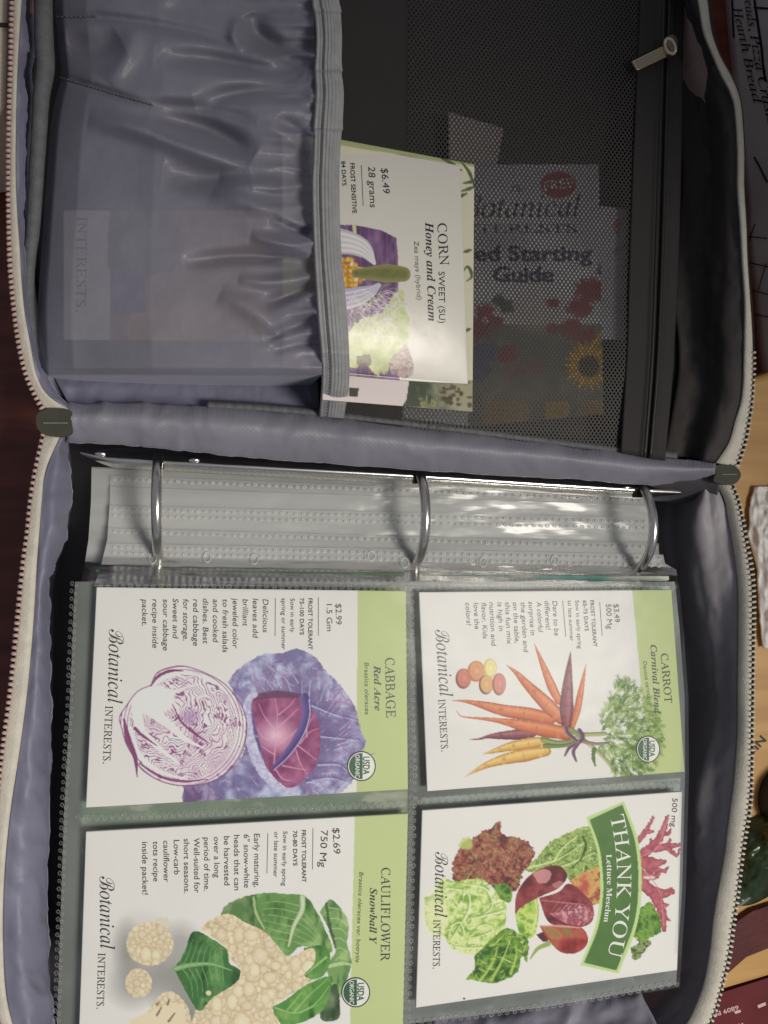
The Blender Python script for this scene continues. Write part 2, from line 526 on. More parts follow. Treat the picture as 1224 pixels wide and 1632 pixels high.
# ------------------------------------------------------------------ printed artwork (painted on the paper, not light)
GAIN = 1.28
class Canvas:
    S = 2
    def __init__(s, x0, y0, x1, y1, base):
        s.x0, s.y0 = x0, y0
        s.w = int((x1 - x0) * s.S); s.h = int((y1 - y0) * s.S)
        s.a = np.empty((s.h, s.w, 3)); s.a[:] = base; s.clip = None
    def region(s, xa, ya, xb, yb):
        i0 = max(0, int((ya - s.y0) * s.S)); i1 = min(s.h, int((yb - s.y0) * s.S) + 1)
        j0 = max(0, int((xa - s.x0) * s.S)); j1 = min(s.w, int((xb - s.x0) * s.S) + 1)
        if i1 <= i0 or j1 <= j0: return None
        Y, X = np.mgrid[i0:i1, j0:j1].astype(float)
        return (slice(i0, i1), slice(j0, j1)), s.x0 + (X + .5) / s.S, s.y0 + (Y + .5) / s.S
    def put(s, sl, mask, col):
        m = np.clip(mask, 0, 1)[..., None]
        if s.clip is not None: m = m * s.clip[sl][..., None]
        s.a[sl] = s.a[sl] * (1 - m) + np.asarray(col, float) * m
    def poly(s, pts, col, smooth=True, jit=0.0, jf=0.2, alpha=1.0, seed=1):
        pts = np.asarray(pts, float)
        if smooth: pts = catmull(np.vstack([pts, pts[:1]]), len(pts) * 8)[:-1]
        r = s.region(pts[:, 0].min() - 3 - jit, pts[:, 1].min() - 3 - jit, pts[:, 0].max() + 3 + jit, pts[:, 1].max() + 3 + jit)
        if r is None: return
        sl, X, Y = r
        Xq, Yq = X, Y
        if jit:
            Xq = X + jit * 2 * (fbm(X * jf, Y * jf, seed, 2) - .4); Yq = Y + jit * 2 * (fbm(X * jf, Y * jf, seed + 5, 2) - .4)
        ins = np.zeros(X.shape, bool)
        a = pts; b = np.roll(pts, -1, 0)
        for (x1, y1), (x2, y2) in zip(a, b):
            if y1 == y2: continue
            c = (y1 > Yq) != (y2 > Yq)
            ins ^= c & (Xq < (x2 - x1) * (Yq - y1) / (y2 - y1) + x1)
        s.put(sl, ins * alpha, col(X, Y) if callable(col) else col)
        return sl, X, Y, ins
    def keep(s, got):
        """later paint stays inside this shape"""
        s.clip = np.zeros((s.h, s.w)); s.clip[got[0]] = got[3]
    def folds(s, got, n, cols, L=16, w=1.6, seed=0, bend=.6, alpha=.7):
        """short curved brush marks inside a painted shape"""
        s.keep(got); rs = np.random.RandomState(seed); ii, jj = np.nonzero(got[3])
        for k in range(n):
            a = rs.randint(len(ii)); q = np.array([got[1][ii[a], jj[a]], got[2][ii[a], jj[a]]]); b = rs.uniform(0, 6.28); l = L * rs.uniform(.5, 1.3)
            p = [q]
            for j in range(3):
                p.append(p[-1] + l / 3 * np.array([math.cos(b), math.sin(b)])); b += rs.normal(0, bend)
            s.stroke(p, [w * .4, w * rs.uniform(.7, 1.3), w * .3], cols[k % len(cols)], alpha, n=9, soft=.8)
        s.clip = None
    def stroke(s, pts, w, col, alpha=1.0, n=None, soft=0.5, jit=0):
        """w: number or list of widths along the path; col may be f(X,Y,t,side)"""
        pts = np.asarray(pts, float)
        n = n or max(8, 6 * len(pts))
        p = catmull(pts, n); w = np.interp(np.linspace(0, 1, n), np.linspace(0, 1, np.size(w)), np.atleast_1d(w)) / 2
        mw = w.max() + 2 + jit
        r = s.region(p[:, 0].min() - mw, p[:, 1].min() - mw, p[:, 0].max() + mw, p[:, 1].max() + mw)
        if r is None: return
        sl, X, Y = r
        best = np.full(X.shape, 1e9); T = np.zeros(X.shape); Sd = np.zeros(X.shape); Wd = np.ones(X.shape)
        for i in range(n - 1):
            d = p[i + 1] - p[i]; L2 = d @ d + 1e-9
            t = np.clip(((X - p[i, 0]) * d[0] + (Y - p[i, 1]) * d[1]) / L2, 0, 1)
            dx = X - p[i, 0] - t * d[0]; dy = Y - p[i, 1] - t * d[1]
            ww = w[i] + t * (w[i + 1] - w[i]); D = np.hypot(dx, dy) - ww
            k = D < best
            best[k] = D[k]; T[k] = ((i + t) / (n - 1))[k]; Sd[k] = (np.sign(d[0] * dy - d[1] * dx) * np.hypot(dx, dy) / (ww + 1e-6))[k]
        if jit: best = best + jit * (fbm(X * .4, Y * .4, 3, 2) - .45) * 2
        s.put(sl, np.clip(0.5 - best / soft, 0, 1) * alpha, col(X, Y, T, Sd) if callable(col) else col)
    def ellipse(s, c, rx, ry, col, soft=0.06, alpha=1.0, jit=0):
        r = s.region(c[0] - rx * 1.6 - 2, c[1] - ry * 1.6 - 2, c[0] + rx * 1.6 + 2, c[1] + ry * 1.6 + 2)
        if r is None: return
        sl, X, Y = r
        d = np.hypot((X - c[0]) / rx, (Y - c[1]) / ry)
        if jit: d = d + jit * (fbm(X * .25, Y * .25, 8, 2) - .45)
        s.put(sl, np.clip((1 - d) / soft + .5, 0, 1) * alpha, col(X, Y, d) if callable(col) else col)
    def sample(s, px, py):
        fx = np.clip((px - s.x0) * s.S - .5, 0, s.w - 1.001); fy = np.clip((py - s.y0) * s.S - .5, 0, s.h - 1.001)
        i = fy.astype(int); j = fx.astype(int); u = (fx - j)[..., None]; v = (fy - i)[..., None]
        a = s.a
        c = (a[i, j] * (1 - u) + a[i, j + 1] * u) * (1 - v) + (a[i + 1, j] * (1 - u) + a[i + 1, j + 1] * u) * v
        g = c.mean(-1, keepdims=True); c = g + (c - g) * .93
        return np.minimum(lin(c) * GAIN, 0.86)

def mixc(a, b, t):
    t = np.clip(t, 0, 1)[..., None]
    return np.asarray(a, float) * (1 - t) + np.asarray(b, float) * t

def zc(o, k):
    """points noted on an enlarged crop -> photo coordinates"""
    return lambda pts: np.asarray(pts, float) / k + np.asarray(o, float)

WHITE = (212, 210, 207)
GREENBAND = (178, 190, 132)

def paint_cabbage():
    c = Canvas(120, 925, 665, 1300, WHITE)
    c.poly([(570, 930), (668, 930), (668, 1290), (568, 1290)], GREENBAND, False)
    Z = zc((180, 1020), 2.846)
    def leafcol(X, Y):
        n = fbm(X * .05, Y * .05, 2, 4); m = fbm(X * .13, Y * .13, 9, 3)
        a = mixc((114, 106, 152), (176, 182, 212), (n - .34) * 3.2)
        a = mixc(a, (112, 86, 136), (m - .50) * 2.8)
        d = np.hypot(X - 455, Y - 1170) / 100
        return mixc((92, 78, 128), a, (d - .45) * 2.2)
    c.poly(Z([(320, 665), (440, 640), (520, 600), (560, 720), (510, 730), (330, 742)]), lambda X, Y: mixc((104, 78, 124), (150, 135, 172), (fbm(X * .1, Y * .1, 4) - .35) * 3), jit=1.5)
    got = c.poly(Z([(520, 190), (560, 140), (620, 95), (680, 65), (760, 60), (830, 40), (890, 60), (930, 90), (955, 130), (1010, 180), (1050, 230), (1090, 290), (1110, 350), (1130, 420), (1145, 470), (1120, 520), (1100, 600), (1075, 655), (1000, 700), (830, 705), (700, 718), (540, 735), (440, 660), (470, 620), (560, 560), (600, 480), (605, 400), (590, 320), (560, 260)]), leafcol, jit=2.2, jf=.25)
    c.keep(got)
    rs = np.random.RandomState(3)
    for k in range(130):                      # veins of the outer leaves
        a = rs.uniform(-2.75, 1.25); ctr = np.array([790, 440.])
        r0 = rs.uniform(170, 300); r1 = r0 + rs.uniform(40, 110)
        p = [ctr + np.array([np.cos(a + j * .05 * (k % 3 - 1)), np.sin(a + j * .05 * (k % 3 - 1)) * 1.02]) * (r0 + (r1 - r0) * j / 3) for j in range(4)]
        if (p[-1][0] < 560 or p[-1][0] > 1125 or p[-1][1] < 70): continue
        c.stroke(Z(p), [2.2, .7], (142, 98, 146) if k % 3 else (190, 186, 212), .6)
        for s_ in (-1, 1):
            q = p[2]; b = a + s_ * .55
            c.stroke(Z([q, q + np.array([np.cos(b), np.sin(b)]) * 32]), [1.2, .5], (150, 112, 158), .5)
    for p in ([(900, 290), (1000, 330), (1110, 360)], [(930, 430), (1030, 440), (1120, 450)], [(930, 560), (1020, 560), (1080, 600)], [(880, 640), (980, 620), (1060, 640)]):
        c.stroke(Z(p), [7, 2], (92, 78, 130), .5, soft=3)
        c.stroke(Z(np.array(p) + [0, 8]), [2.5, .8], (188, 186, 212), .8)
    c.clip = None
    c.folds(got, 130, ((196, 194, 218), (88, 74, 128), (150, 118, 160), (168, 170, 204)), 13, 2.2, 4, .5, .5)
    def headcol(X, Y):
        n = fbm(X * .06, Y * .06, 6)
        d = np.hypot((X - 440) / 26, (Y - 1172) / 22)
        a = mixc((122, 55, 100), (162, 92, 132), (n - .3) * 2.4)
        return mixc((226, 186, 205), a, d * .62 + .25 * (n - .4))
    hp = [(625, 270), (700, 250), (850, 250), (890, 290), (930, 360), (942, 430), (932, 540), (890, 610), (820, 668), (760, 655), (700, 590), (670, 480), (645, 380)]
    c.poly(Z(hp), headcol)
    for p in ([(730, 560), (740, 430), (745, 330), (735, 265)], [(745, 420), (690, 350), (660, 290)], [(745, 400), (800, 350), (840, 310)], [(740, 460), (680, 440), (655, 400)], [(745, 480), (810, 430), (840, 400)], [(735, 520), (700, 500), (675, 480)], [(750, 340), (800, 300), (830, 262)],
              [(840, 480), (880, 510), (925, 545)], [(850, 470), (890, 420), (935, 400)], [(830, 500), (850, 560), (880, 610)], [(880, 440), (880, 400), (905, 350)], [(770, 570), (820, 580), (880, 590)], [(740, 590), (770, 630), (820, 640)]):
        c.stroke(Z(p), [2.4, .9], (206, 150, 182), .8)
    c.stroke(Z([(640, 262), (740, 246), (850, 254)]), [10, 12, 8], (96, 52, 84), .8, soft=2)
    c.stroke(Z([(868, 262), (880, 330), (850, 420), (790, 510), (722, 582)]), [15, 14, 13, 10, 4], lambda X, Y, t, s_: mixc((70, 54, 118), (120, 100, 160), s_ * .5 + .3), jit=.6)
    c.stroke(Z([(890, 270), (893, 340), (865, 430), (800, 525), (730, 590)]), [2, 1.5], (186, 180, 214), .9)
    c.stroke(Z([(645, 245), (614, 275), (608, 350), (622, 450), (652, 540), (695, 615), (760, 672), (822, 695)]), [8, 13, 15, 16, 17, 15, 13, 8], lambda X, Y, t, s_: mixc((205, 205, 224), (150, 145, 188), fbm(X * .3, Y * .3, 3) * 1.4 - .2), jit=1.6)
    # the cut half
    half = [(172, 205), (200, 150), (260, 124), (330, 120), (420, 150), (500, 195), (560, 260), (600, 340), (606, 420), (585, 510), (530, 590), (450, 640), (340, 662), (230, 645), (140, 595), (100, 540), (60, 470), (40, 400), (30, 350), (60, 300), (110, 235)]
    def cut(X, Y):
        x = (X - 180) * 2.846; y = (Y - 1020) * 2.846
        wx = x + 46 * (fbm(x * .017, y * .017, 11, 3) - .45) * 2; wy = y + 46 * (fbm(x * .017, y * .017, 21, 3) - .45) * 2
        f = np.hypot(wx - 215, (wy - 330) * 1.12)
        big = np.hypot(x - 320, (y - 390))
        edge = np.clip((big - 215) / 30, 0, 1)
        f = f * (1 - edge) + edge * big
        fr = f / 15.0; ln = np.abs(fr - np.floor(fr) - .5) * 2
        a = mixc((222, 212, 216), (202, 178, 198), (fbm(x * .02, y * .02, 31) - .4) * 2.5)
        a = mixc(a, (104, 58, 104), np.clip((ln - .72) * 8, 0, 1) * .8)
        blot = fbm(x * .03, y * .03, 41, 3)
        a = mixc(a, (128, 66, 116), (blot > .60) * (ln > .3) * .85)
        core = np.hypot((x - 180) / 120, (y - 270) / 75)
        a = mixc((224, 218, 218), a, (core - .8) * 6)
        return a
    c.poly(Z(half), cut)
    for p, w in (([(140, 270), (240, 250), (330, 215), (400, 200)], [26, 10, 4, 1]), ([(140, 290), (250, 380), (330, 450), (410, 490)], [26, 15, 9, 2]), ([(110, 320), (130, 410), (210, 490), (300, 560)], [18, 12, 8, 2]), ([(180, 200), (260, 160), (340, 150), (420, 175)], [8, 7, 5, 2]), ([(80, 400), (120, 520), (220, 600), (330, 630)], [6, 7, 6, 3]), ([(180, 260), (260, 290), (300, 310)], [20, 9, 2])):
        c.stroke(Z(p), w, (222, 216, 216), 1, jit=.8)
    for p, w in (([(172, 208), (205, 165), (260, 140), (320, 140)], [2, 5, 5, 1]), ([(50, 360), (70, 450), (100, 530), (110, 620)], [3, 9, 7, 1.5]), ([(100, 400), (130, 430), (200, 480)], [5, 4, 1]), ([(120, 560), (220, 620), (330, 640), (430, 632)], [2, 4, 3, 1]), ([(270, 290), (310, 370), (380, 430), (440, 470)], [1, 3, 4, 1])):
        c.stroke(Z(p), w, (118, 50, 100), .9, jit=.5)
    for k in range(1):
        c.stroke(Z(half + half[:1]), 1.6, (110, 62, 104), .8, n=160)
    c.ellipse(Z((350, 350)), 14, 12, (150, 110, 165), .9, .55)
    c.stroke(Z([(1140, 530), (1190, 512)]), [3, .5], (125, 110, 150))
    return c

def taper_col(base, light, dark, rings=True, seed=0):
    def f(X, Y, t, s_):
        a = mixc(base, light, (.55 - np.abs(s_ + .3)) * 1.5)
        a = mixc(a, dark, (np.abs(s_) - .55) * 1.6 + (s_ > .2) * .22)
        if rings:
            a = mixc(a, light, (vn(t * 38, s_ * 1.2, seed) > .78) * .45)
            a = mixc(a, dark, (vn(t * 42, s_ * .9, seed + 4) > .82) * .35)
        return a
    return f

def paint_carrot():
    c = Canvas(655, 930, 1110, 1275, WHITE)
    c.poly([(1007, 935), (1110, 935), (1110, 1250), (1037, 1250), (1022, 1095)], GREENBAND, False)
    Z = zc((700, 1010), 3.138)
    OR = taper_col((196, 104, 62), (216, 138, 92), (146, 66, 42)); PU = taper_col((122, 55, 72), (165, 98, 110), (72, 28, 44)); YE = taper_col((210, 162, 84), (230, 196, 124), (150, 105, 40))
    for cx, cy, rx, ry, a, b in ((125, 222, 38, 50, (196, 116, 98), (120, 60, 58)), (188, 185, 42, 52, (206, 138, 92), (178, 98, 62)), (238, 252, 35, 48, (206, 158, 98), (110, 55, 55)), (303, 250, 33, 55, (198, 124, 112), (140, 75, 70)), (258, 170, 32, 48, (228, 208, 140), (190, 160, 80))):
        p = Z((cx, cy)); rx /= 3.138; ry /= 3.138
        c.ellipse(p + [-1.6, 1.0], rx, ry, b, .1)
        c.ellipse(p, rx * .93, ry * .94, lambda X, Y, d: mixc(mixc(np.array(a) * .86, np.array(a) * 1.04, 1 - d), a, .5 + .5 * np.sin(d * 11)), .1)
        c.ellipse(p, rx * .25, ry * .25, np.minimum(np.array(a) * 1.08, 255), .5, .6)
    for pts, w, col in ((q_[0], np.array(q_[1]) * .88, q_[2]) for q_ in (([(65, 335), (120, 336), (200, 352), (330, 385), (450, 402), (555, 425)], [1, 8, 18, 23, 24, 22], OR),
                        ([(475, 48), (500, 110), (530, 185), (565, 270), (598, 335)], [.6, 7, 13, 17, 14], OR),
                        ([(337, 158), (385, 195), (440, 255), (530, 345), (612, 425)], [1, 12, 20, 26, 22], OR),
                        ([(735, 150), (722, 215), (706, 300), (690, 380), (665, 470)], [.6, 7, 12, 13, 8], OR),
                        ([(657, 88), (650, 160), (642, 260), (637, 360), (635, 462)], [.6, 11, 20, 26, 16], PU),
                        ([(150, 530), (200, 526), (250, 514), (330, 508), (470, 500)], [.6, 5, 14, 19, 12], PU),
                        ([(85, 385), (105, 410), (140, 418), (280, 432), (450, 465), (640, 500)], [.8, 4, 9, 21, 27, 24], OR),
                        ([(215, 603), (270, 588), (340, 568), (430, 552), (535, 535)], [.6, 10, 18, 21, 14], YE),
                        ([(130, 715), (190, 680), (260, 648), (370, 618), (535, 588)], [.6, 10, 19, 25, 17], YE))):
        c.stroke(Z(pts), w, col, n=44)
    for pts, w, col in (([(520, 530), (600, 545), (700, 530)], [9, 7, 5], (150, 165, 95)), ([(530, 560), (620, 560), (700, 535)], [8, 6, 4], (120, 140, 72)), ([(640, 500), (690, 505), (830, 500)], [8, 7, 6], (176, 182, 120)), ([(690, 520), (760, 560), (840, 640), (880, 700)], [7, 6, 5, 4], (190, 192, 135)),
                        ([(660, 475), (690, 500), (740, 540)], [6, 5, 4], (140, 160, 85)), ([(700, 535), (780, 550), (850, 545)], [6, 5, 3], (160, 130, 120))):
        c.stroke(Z(pts), w, lambda X, Y, t, s_, col=col: mixc(col, np.array(col) * .68, np.abs(s_ - .3)))
    rs = np.random.RandomState(5)
    for k in range(820):                     # feathery tops
        a = rs.uniform(-1.15, 1.05); r = 330 * math.sqrt(rs.uniform(.03, 1))
        q = np.array([760 + r * math.cos(a) * 1.04, 520 + r * math.sin(a) * (.98 if a < 0 else .8)])
        if q[0] > 1115 or q[1] > 705 or (q[1] < 330 and q[0] < 830): continue
        b = a + rs.normal(0, .5); L = rs.uniform(18, 46)
        col = ((84, 116, 50), (128, 156, 76), (60, 92, 40), (104, 134, 60), (150, 176, 100))[k % 5]
        e = q + L * np.array([math.cos(b), math.sin(b)])
        c.stroke(Z([q, e]), [1.0, .6], col, .85, n=4)
        for j in range(3):
            m_ = q + (e - q) * (.3 + .25 * j)
            for s_ in (-1, 1):
                bb = b + s_ * .8
                c.stroke(Z([m_, m_ + 13 * np.array([math.cos(bb), math.sin(bb)])]), [.9, .5], col, .8, n=3)
    c.stroke(Z([(775, 580), (770, 620), (780, 660)]), [7, 6, 2], (86, 116, 60), jit=2)
    for pts, w in (([(632, 470), (645, 500), (700, 545)], [7, 6, 4]), ([(700, 485), (715, 515), (700, 545)], [8, 9, 5]), ([(690, 545), (650, 570), (628, 610)], [5, 6, 3]), ([(695, 550), (670, 590), (685, 638)], [5, 6, 3])):
        c.stroke(Z(pts), w, lambda X, Y, t, s_: mixc((92, 62, 88), (150, 120, 146), s_))
    return c

def paint_lettuce():
    c = Canvas(655, 1255, 1100, 1625, WHITE)
    Z = zc((670, 1270), 2.914)
    def cols(cl, f, seed, k=1.0):
        def g(X, Y):
            n = fbm(X * f, Y * f, seed, 4) + .16 * (ridge(X * f * 2.2, Y * f * 2.2, seed + 3, 2) - .5)
            t = np.clip((n - .24) / .5, 0, .999) * (len(cl) - 1); i = t.astype(int); u = (t - i)[..., None]
            A = np.asarray(cl, float); i2 = np.minimum(i + 1, len(cl) - 1)
            return A[i] * (1 - u) + A[i2] * u
        return g
    red = cols([(76, 38, 34), (122, 52, 50), (158, 78, 70), (112, 96, 52), (178, 110, 92), (140, 60, 56)], .16, 3)
    grn = cols([(66, 92, 40), (112, 142, 62), (160, 182, 98), (96, 126, 52), (188, 204, 138)], .14, 7)
    lt = cols([(118, 160, 64), (176, 200, 112), (212, 222, 160), (150, 184, 84), (222, 230, 180)], .06, 13)
    dk = cols([(44, 84, 32), (78, 124, 44), (120, 158, 58), (62, 104, 38), (172, 194, 86)], .06, 17)
    rl = cols([(84, 28, 36), (122, 42, 50), (146, 62, 68), (112, 38, 48)], .05, 23)
    gg = c.poly(Z([(470, 345), (550, 270), (600, 210), (700, 160), (790, 138), (830, 180), (840, 310), (770, 345), (700, 385), (640, 345), (560, 350)]), grn, jit=3, jf=.3)
    c.folds(gg, 200, ((190, 206, 140), (62, 88, 38), (150, 176, 92), (84, 112, 46)), 7, 1.7, 3, 1.1, .75)
    for p in ([(500, 330), (640, 290), (760, 215)], [(620, 300), (660, 240), (730, 180)], [(640, 330), (720, 300), (810, 260)]):
        c.stroke(Z(p), [3.5, 1], (200, 212, 150), .8, jit=.6)
    c.stroke(Z([(755, 185), (768, 225), (745, 290), (690, 340)]), [3, 4, 2, 1], (42, 62, 28), .8)
    c.poly(Z([(690, 390), (760, 350), (835, 330), (840, 470), (800, 500), (740, 450)]), cols([(170, 80, 62), (196, 120, 80), (190, 165, 84), (150, 60, 56)], .08, 37), jit=2)
    gr = c.poly(Z([(150, 295), (185, 230), (240, 190), (330, 140), (372, 108), (380, 175), (460, 190), (510, 220), (527, 280), (480, 345), (440, 440), (340, 425), (270, 385), (160, 402)]), red, jit=4, jf=.3)
    c.folds(gr, 240, ((92, 34, 36), (190, 124, 108), (150, 150, 84), (62, 38, 30), (150, 60, 58)), 9, 2.0, 2, 1.0, .75)
    c.ellipse(Z((213, 218)), 10, 9, (172, 186, 96), .5, .9, jit=.8)
    # butter lettuce, pale rosette and green outer leaves
    gb = c.poly(Z([(18, 470), (60, 450), (100, 380), (160, 392), (280, 380), (330, 432), (400, 480), (380, 640), (300, 735), (160, 712), (110, 650), (40, 620), (20, 540)]), lt, jit=2)
    c.folds(gb, 120, ((232, 236, 200), (122, 160, 70), (210, 222, 158), (96, 136, 56), (180, 204, 122)), 17, 3.0, 5, .6, .65)
    c.ellipse(Z((70, 540)), 18, 36, (216, 220, 176), .8, .75)
    for p in ([(120, 420), (210, 440), (220, 520), (150, 640)], [(180, 400), (290, 420), (330, 500), (270, 560)], [(240, 560), (330, 540), (400, 520)], [(150, 690), (230, 700), (310, 690)], [(260, 600), (300, 590), (330, 620), (250, 650)], [(130, 600), (180, 580), (200, 640)]):
        c.stroke(Z(p), [1.5, 3.5, 1.5], (110, 148, 62), .6, soft=1.5)
        c.stroke(Z(np.array(p) + [6, 4]), [1, 2.5, 1], (232, 236, 198), .8, soft=1)
    c.poly(Z([(330, 410), (400, 402), (425, 440), (415, 490), (370, 470)]), dk, jit=1.5)
    c.poly(Z([(440, 545), (480, 490), (530, 466), (548, 500), (545, 600), (515, 655), (460, 630)]), cols([(92, 138, 48), (150, 184, 78), (190, 208, 108), (70, 116, 40)], .07, 19), jit=1.5)
    c.stroke(Z([(530, 475), (540, 520), (530, 600), (505, 640)]), [2, 4, 3, 1], (206, 214, 140), .7)
    gd = c.poly(Z([(250, 740), (330, 660), (400, 610), (470, 640), (500, 640), (495, 770), (470, 740), (445, 820), (340, 865), (265, 852), (212, 845), (250, 800)]), dk, jit=2, jf=.25)
    c.folds(gd, 70, ((166, 190, 84), (48, 84, 34), (120, 156, 60), (200, 212, 120)), 15, 2.6, 6, .5, .7)
    for p in ([(330, 850), (380, 760), (420, 660)], [(280, 850), (330, 780), (360, 700)], [(420, 820), (445, 740), (440, 680)]):
        c.stroke(Z(p), [5, 3, 1], (176, 198, 92), .8, jit=.8)
    # red leaves
    c.poly(Z([(438, 545), (448, 450), (500, 372), (580, 325), (650, 322), (682, 370), (640, 425), (560, 462), (480, 505)]), rl)
    c.poly(Z([(520, 350), (580, 335), (610, 360), (585, 400), (545, 395)]), (196, 142, 142), jit=1.5, alpha=.8)
    c.poly(Z([(610, 405), (650, 390), (665, 405), (630, 425)]), (186, 128, 130), jit=1, alpha=.7)
    c.poly(Z([(550, 470), (640, 442), (690, 402), (760, 450), (802, 510), (795, 580), (720, 608), (600, 585)]), rl)
    c.poly(Z([(600, 545), (680, 500), (760, 505), (800, 540), (770, 590), (690, 592)]), cols([(206, 160, 168), (180, 110, 122), (140, 60, 76), (214, 176, 180)], .12, 29), jit=1.5, alpha=.9)
    for k in range(7):
        c.stroke(Z([(590 + 26 * k, 545 - 6 * k), (620 + 27 * k, 500 - 3 * k), (635 + 25 * k, 470 + 2 * k)]), [2, .8], (90, 32, 44), .8)
    c.stroke(Z([(560, 480), (650, 490), (760, 500)]), [1, 1.6, 1], (190, 120, 132), .9)
    c.poly(Z([(538, 640), (600, 620), (590, 670), (560, 665)]), (84, 34, 44), jit=1.5)
    c.poly(Z([(552, 598), (640, 598), (740, 604), (776, 645), (770, 692), (720, 726), (650, 720), (592, 662)]), cols([(120, 34, 34), (150, 46, 44), (172, 74, 62), (132, 110, 60)], .045, 43))
    c.poly(Z([(560, 600), (630, 612), (660, 650), (610, 660)]), (150, 128, 74), jit=1.5, alpha=.75)
    c.stroke(Z([(555, 600), (650, 600), (740, 608)]), [2, 4, 2], (206, 150, 146), .8)
    c.stroke(Z([(510, 752), (545, 705), (595, 682)]), [2, 6, 8], (140, 158, 84))
    # right side: red oak leaf and small green leaf
    oak = lambda X, Y, t, s_: mixc(mixc((150, 62, 76), (186, 104, 112), fbm(X * .16, Y * .16, 5) * 1.6 - .2), (112, 40, 56), np.abs(s_) - .5)
    for p, w in (([(1000, 215), (1040, 170), (1082, 95)], [9, 8, 3]), ([(1050, 165), (1085, 158)], [7, 2]), ([(1120, 170), (1152, 168), (1165, 150)], [9, 6, 2]), ([(1085, 235), (1070, 200)], [9, 3]), ([(1150, 225), (1160, 196)], [8, 2]), ([(1060, 330), (1130, 345), (1150, 325)], [12, 8, 3]), ([(1128, 560), (1160, 575)], [8, 2]), ([(1105, 480), (1085, 520)], [10, 3]), ([(1120, 590), (1095, 600)], [7, 2]), ([(1000, 290), (1090, 220), (1125, 160), (1150, 88)], [18, 14, 11, 4]), ([(1095, 240), (1150, 230), (1212, 222)], [12, 10, 3]), ([(1010, 300), (1080, 310), (1135, 300)], [22, 20, 5]), ([(1150, 240), (1190, 270), (1205, 240)], [8, 6, 2]),
                 ([(1020, 360), (1090, 370), (1110, 350)], [16, 12, 4]), ([(1030, 400), (1095, 450), (1172, 440)], [16, 20, 7]), ([(1140, 450), (1165, 425)], [8, 3]), ([(1090, 460), (1125, 540), (1132, 620)], [17, 13, 5]), ([(1110, 510), (1150, 500)], [10, 4])):
        c.stroke(Z(p), w, oak, jit=2.2)
    c.ellipse(Z((1062, 375)), 9, 3, (214, 200, 198), .3, .9, jit=.6)
    for p in ([(1020, 280), (1100, 235), (1150, 100)], [(1030, 330), (1110, 440), (1130, 600)]):
        c.stroke(Z(p), [2, 1], (206, 130, 136), .8)
    c.poly(Z([(985, 545), (1060, 490), (1085, 520), (1112, 560), (1115, 625), (1065, 655), (1030, 680), (990, 640)]), dk, jit=3, jf=.3)
    c.poly(Z([(975, 700), (1040, 668), (1072, 680), (1040, 715), (1010, 752), (985, 748)]), cols([(40, 56, 30), (88, 112, 52), (150, 160, 110), (56, 76, 36)], .2, 47), jit=2.5)
    # banner
    P0 = [(770, 95), (860, 60), (945, 20)]
    outer = np.vstack([catmull(Z([(945, 20), (1010, 200), (1028, 400), (1005, 600), (920, 820)]), 40), catmull(Z([(742, 782), (812, 600), (835, 430), (820, 250), (770, 95)]), 40)])
    inner = np.vstack([catmull(Z([(938, 36), (996, 205), (1013, 400), (991, 592), (910, 806)]), 40), catmull(Z([(760, 770), (826, 602), (849, 430), (834, 250), (786, 106)]), 40)])
    c.poly(outer, (176, 200, 132), False); c.poly(inner, lambda X, Y: mixc((66, 104, 46), (80, 118, 56), fbm(X * .05, Y * .05, 3)), False)
    c.ellipse((739.5, 1591.5), 1.8, 1.4, (40, 40, 44), .3)
    return c

def voro(X, Y, pts):
    b1 = np.full(X.shape, 1e9); b2 = b1.copy(); idx = np.zeros(X.shape, int)
    for k, (x, y, r) in enumerate(pts):
        d = np.hypot(X - x, Y - y) - r
        m = d < b1
        b2 = np.where(m, b1, np.minimum(b2, d)); b1 = np.where(m, d, b1); idx = np.where(m, k, idx)
    return b1, b2, idx

def curd(c, poly, seed, cell, smooth=True, jit=1.0):
    """a head of overlapping rounded buds, bigger ones on top"""
    pts = np.asarray(poly, float); rs = np.random.RandomState(seed)
    got = c.poly(pts, lambda X, Y: mixc((176, 156, 116), (196, 180, 140), fbm(X * .1, Y * .1, seed)), smooth, jit=jit, jf=.35)
    c.keep(got); ii, jj = np.nonzero(got[3]); area = len(ii) / Canvas.S ** 2
    buds = []
    for sc, k in ((.55, 2.6), (.8, 1.5), (1.15, .55), (1.7, .10)):
        for q in range(int(area / (math.pi * (cell * sc) ** 2) * k)):
            a = rs.randint(len(ii)); buds.append((got[1][ii[a], jj[a]], got[2][ii[a], jj[a]], cell * sc * rs.uniform(.8, 1.2)))
    for x, y, r_ in buds:
        t = rs.uniform(-10, 8); e = rs.uniform(.82, 1.15)
        c.ellipse((x, y), r_ * e, r_ / e, lambda X, Y, d: mixc(mixc((222 + t, 208 + t, 182 + t), (208 + t, 192 + t, 160 + t), d * 1.1 - .1 + ((X - x) - (Y - y) * .5) / r_ * -.18), (170 + t, 149 + t, 108), (d - .76) * 2.6), .3, .88, jit=.35)
    c.clip = None
    return got

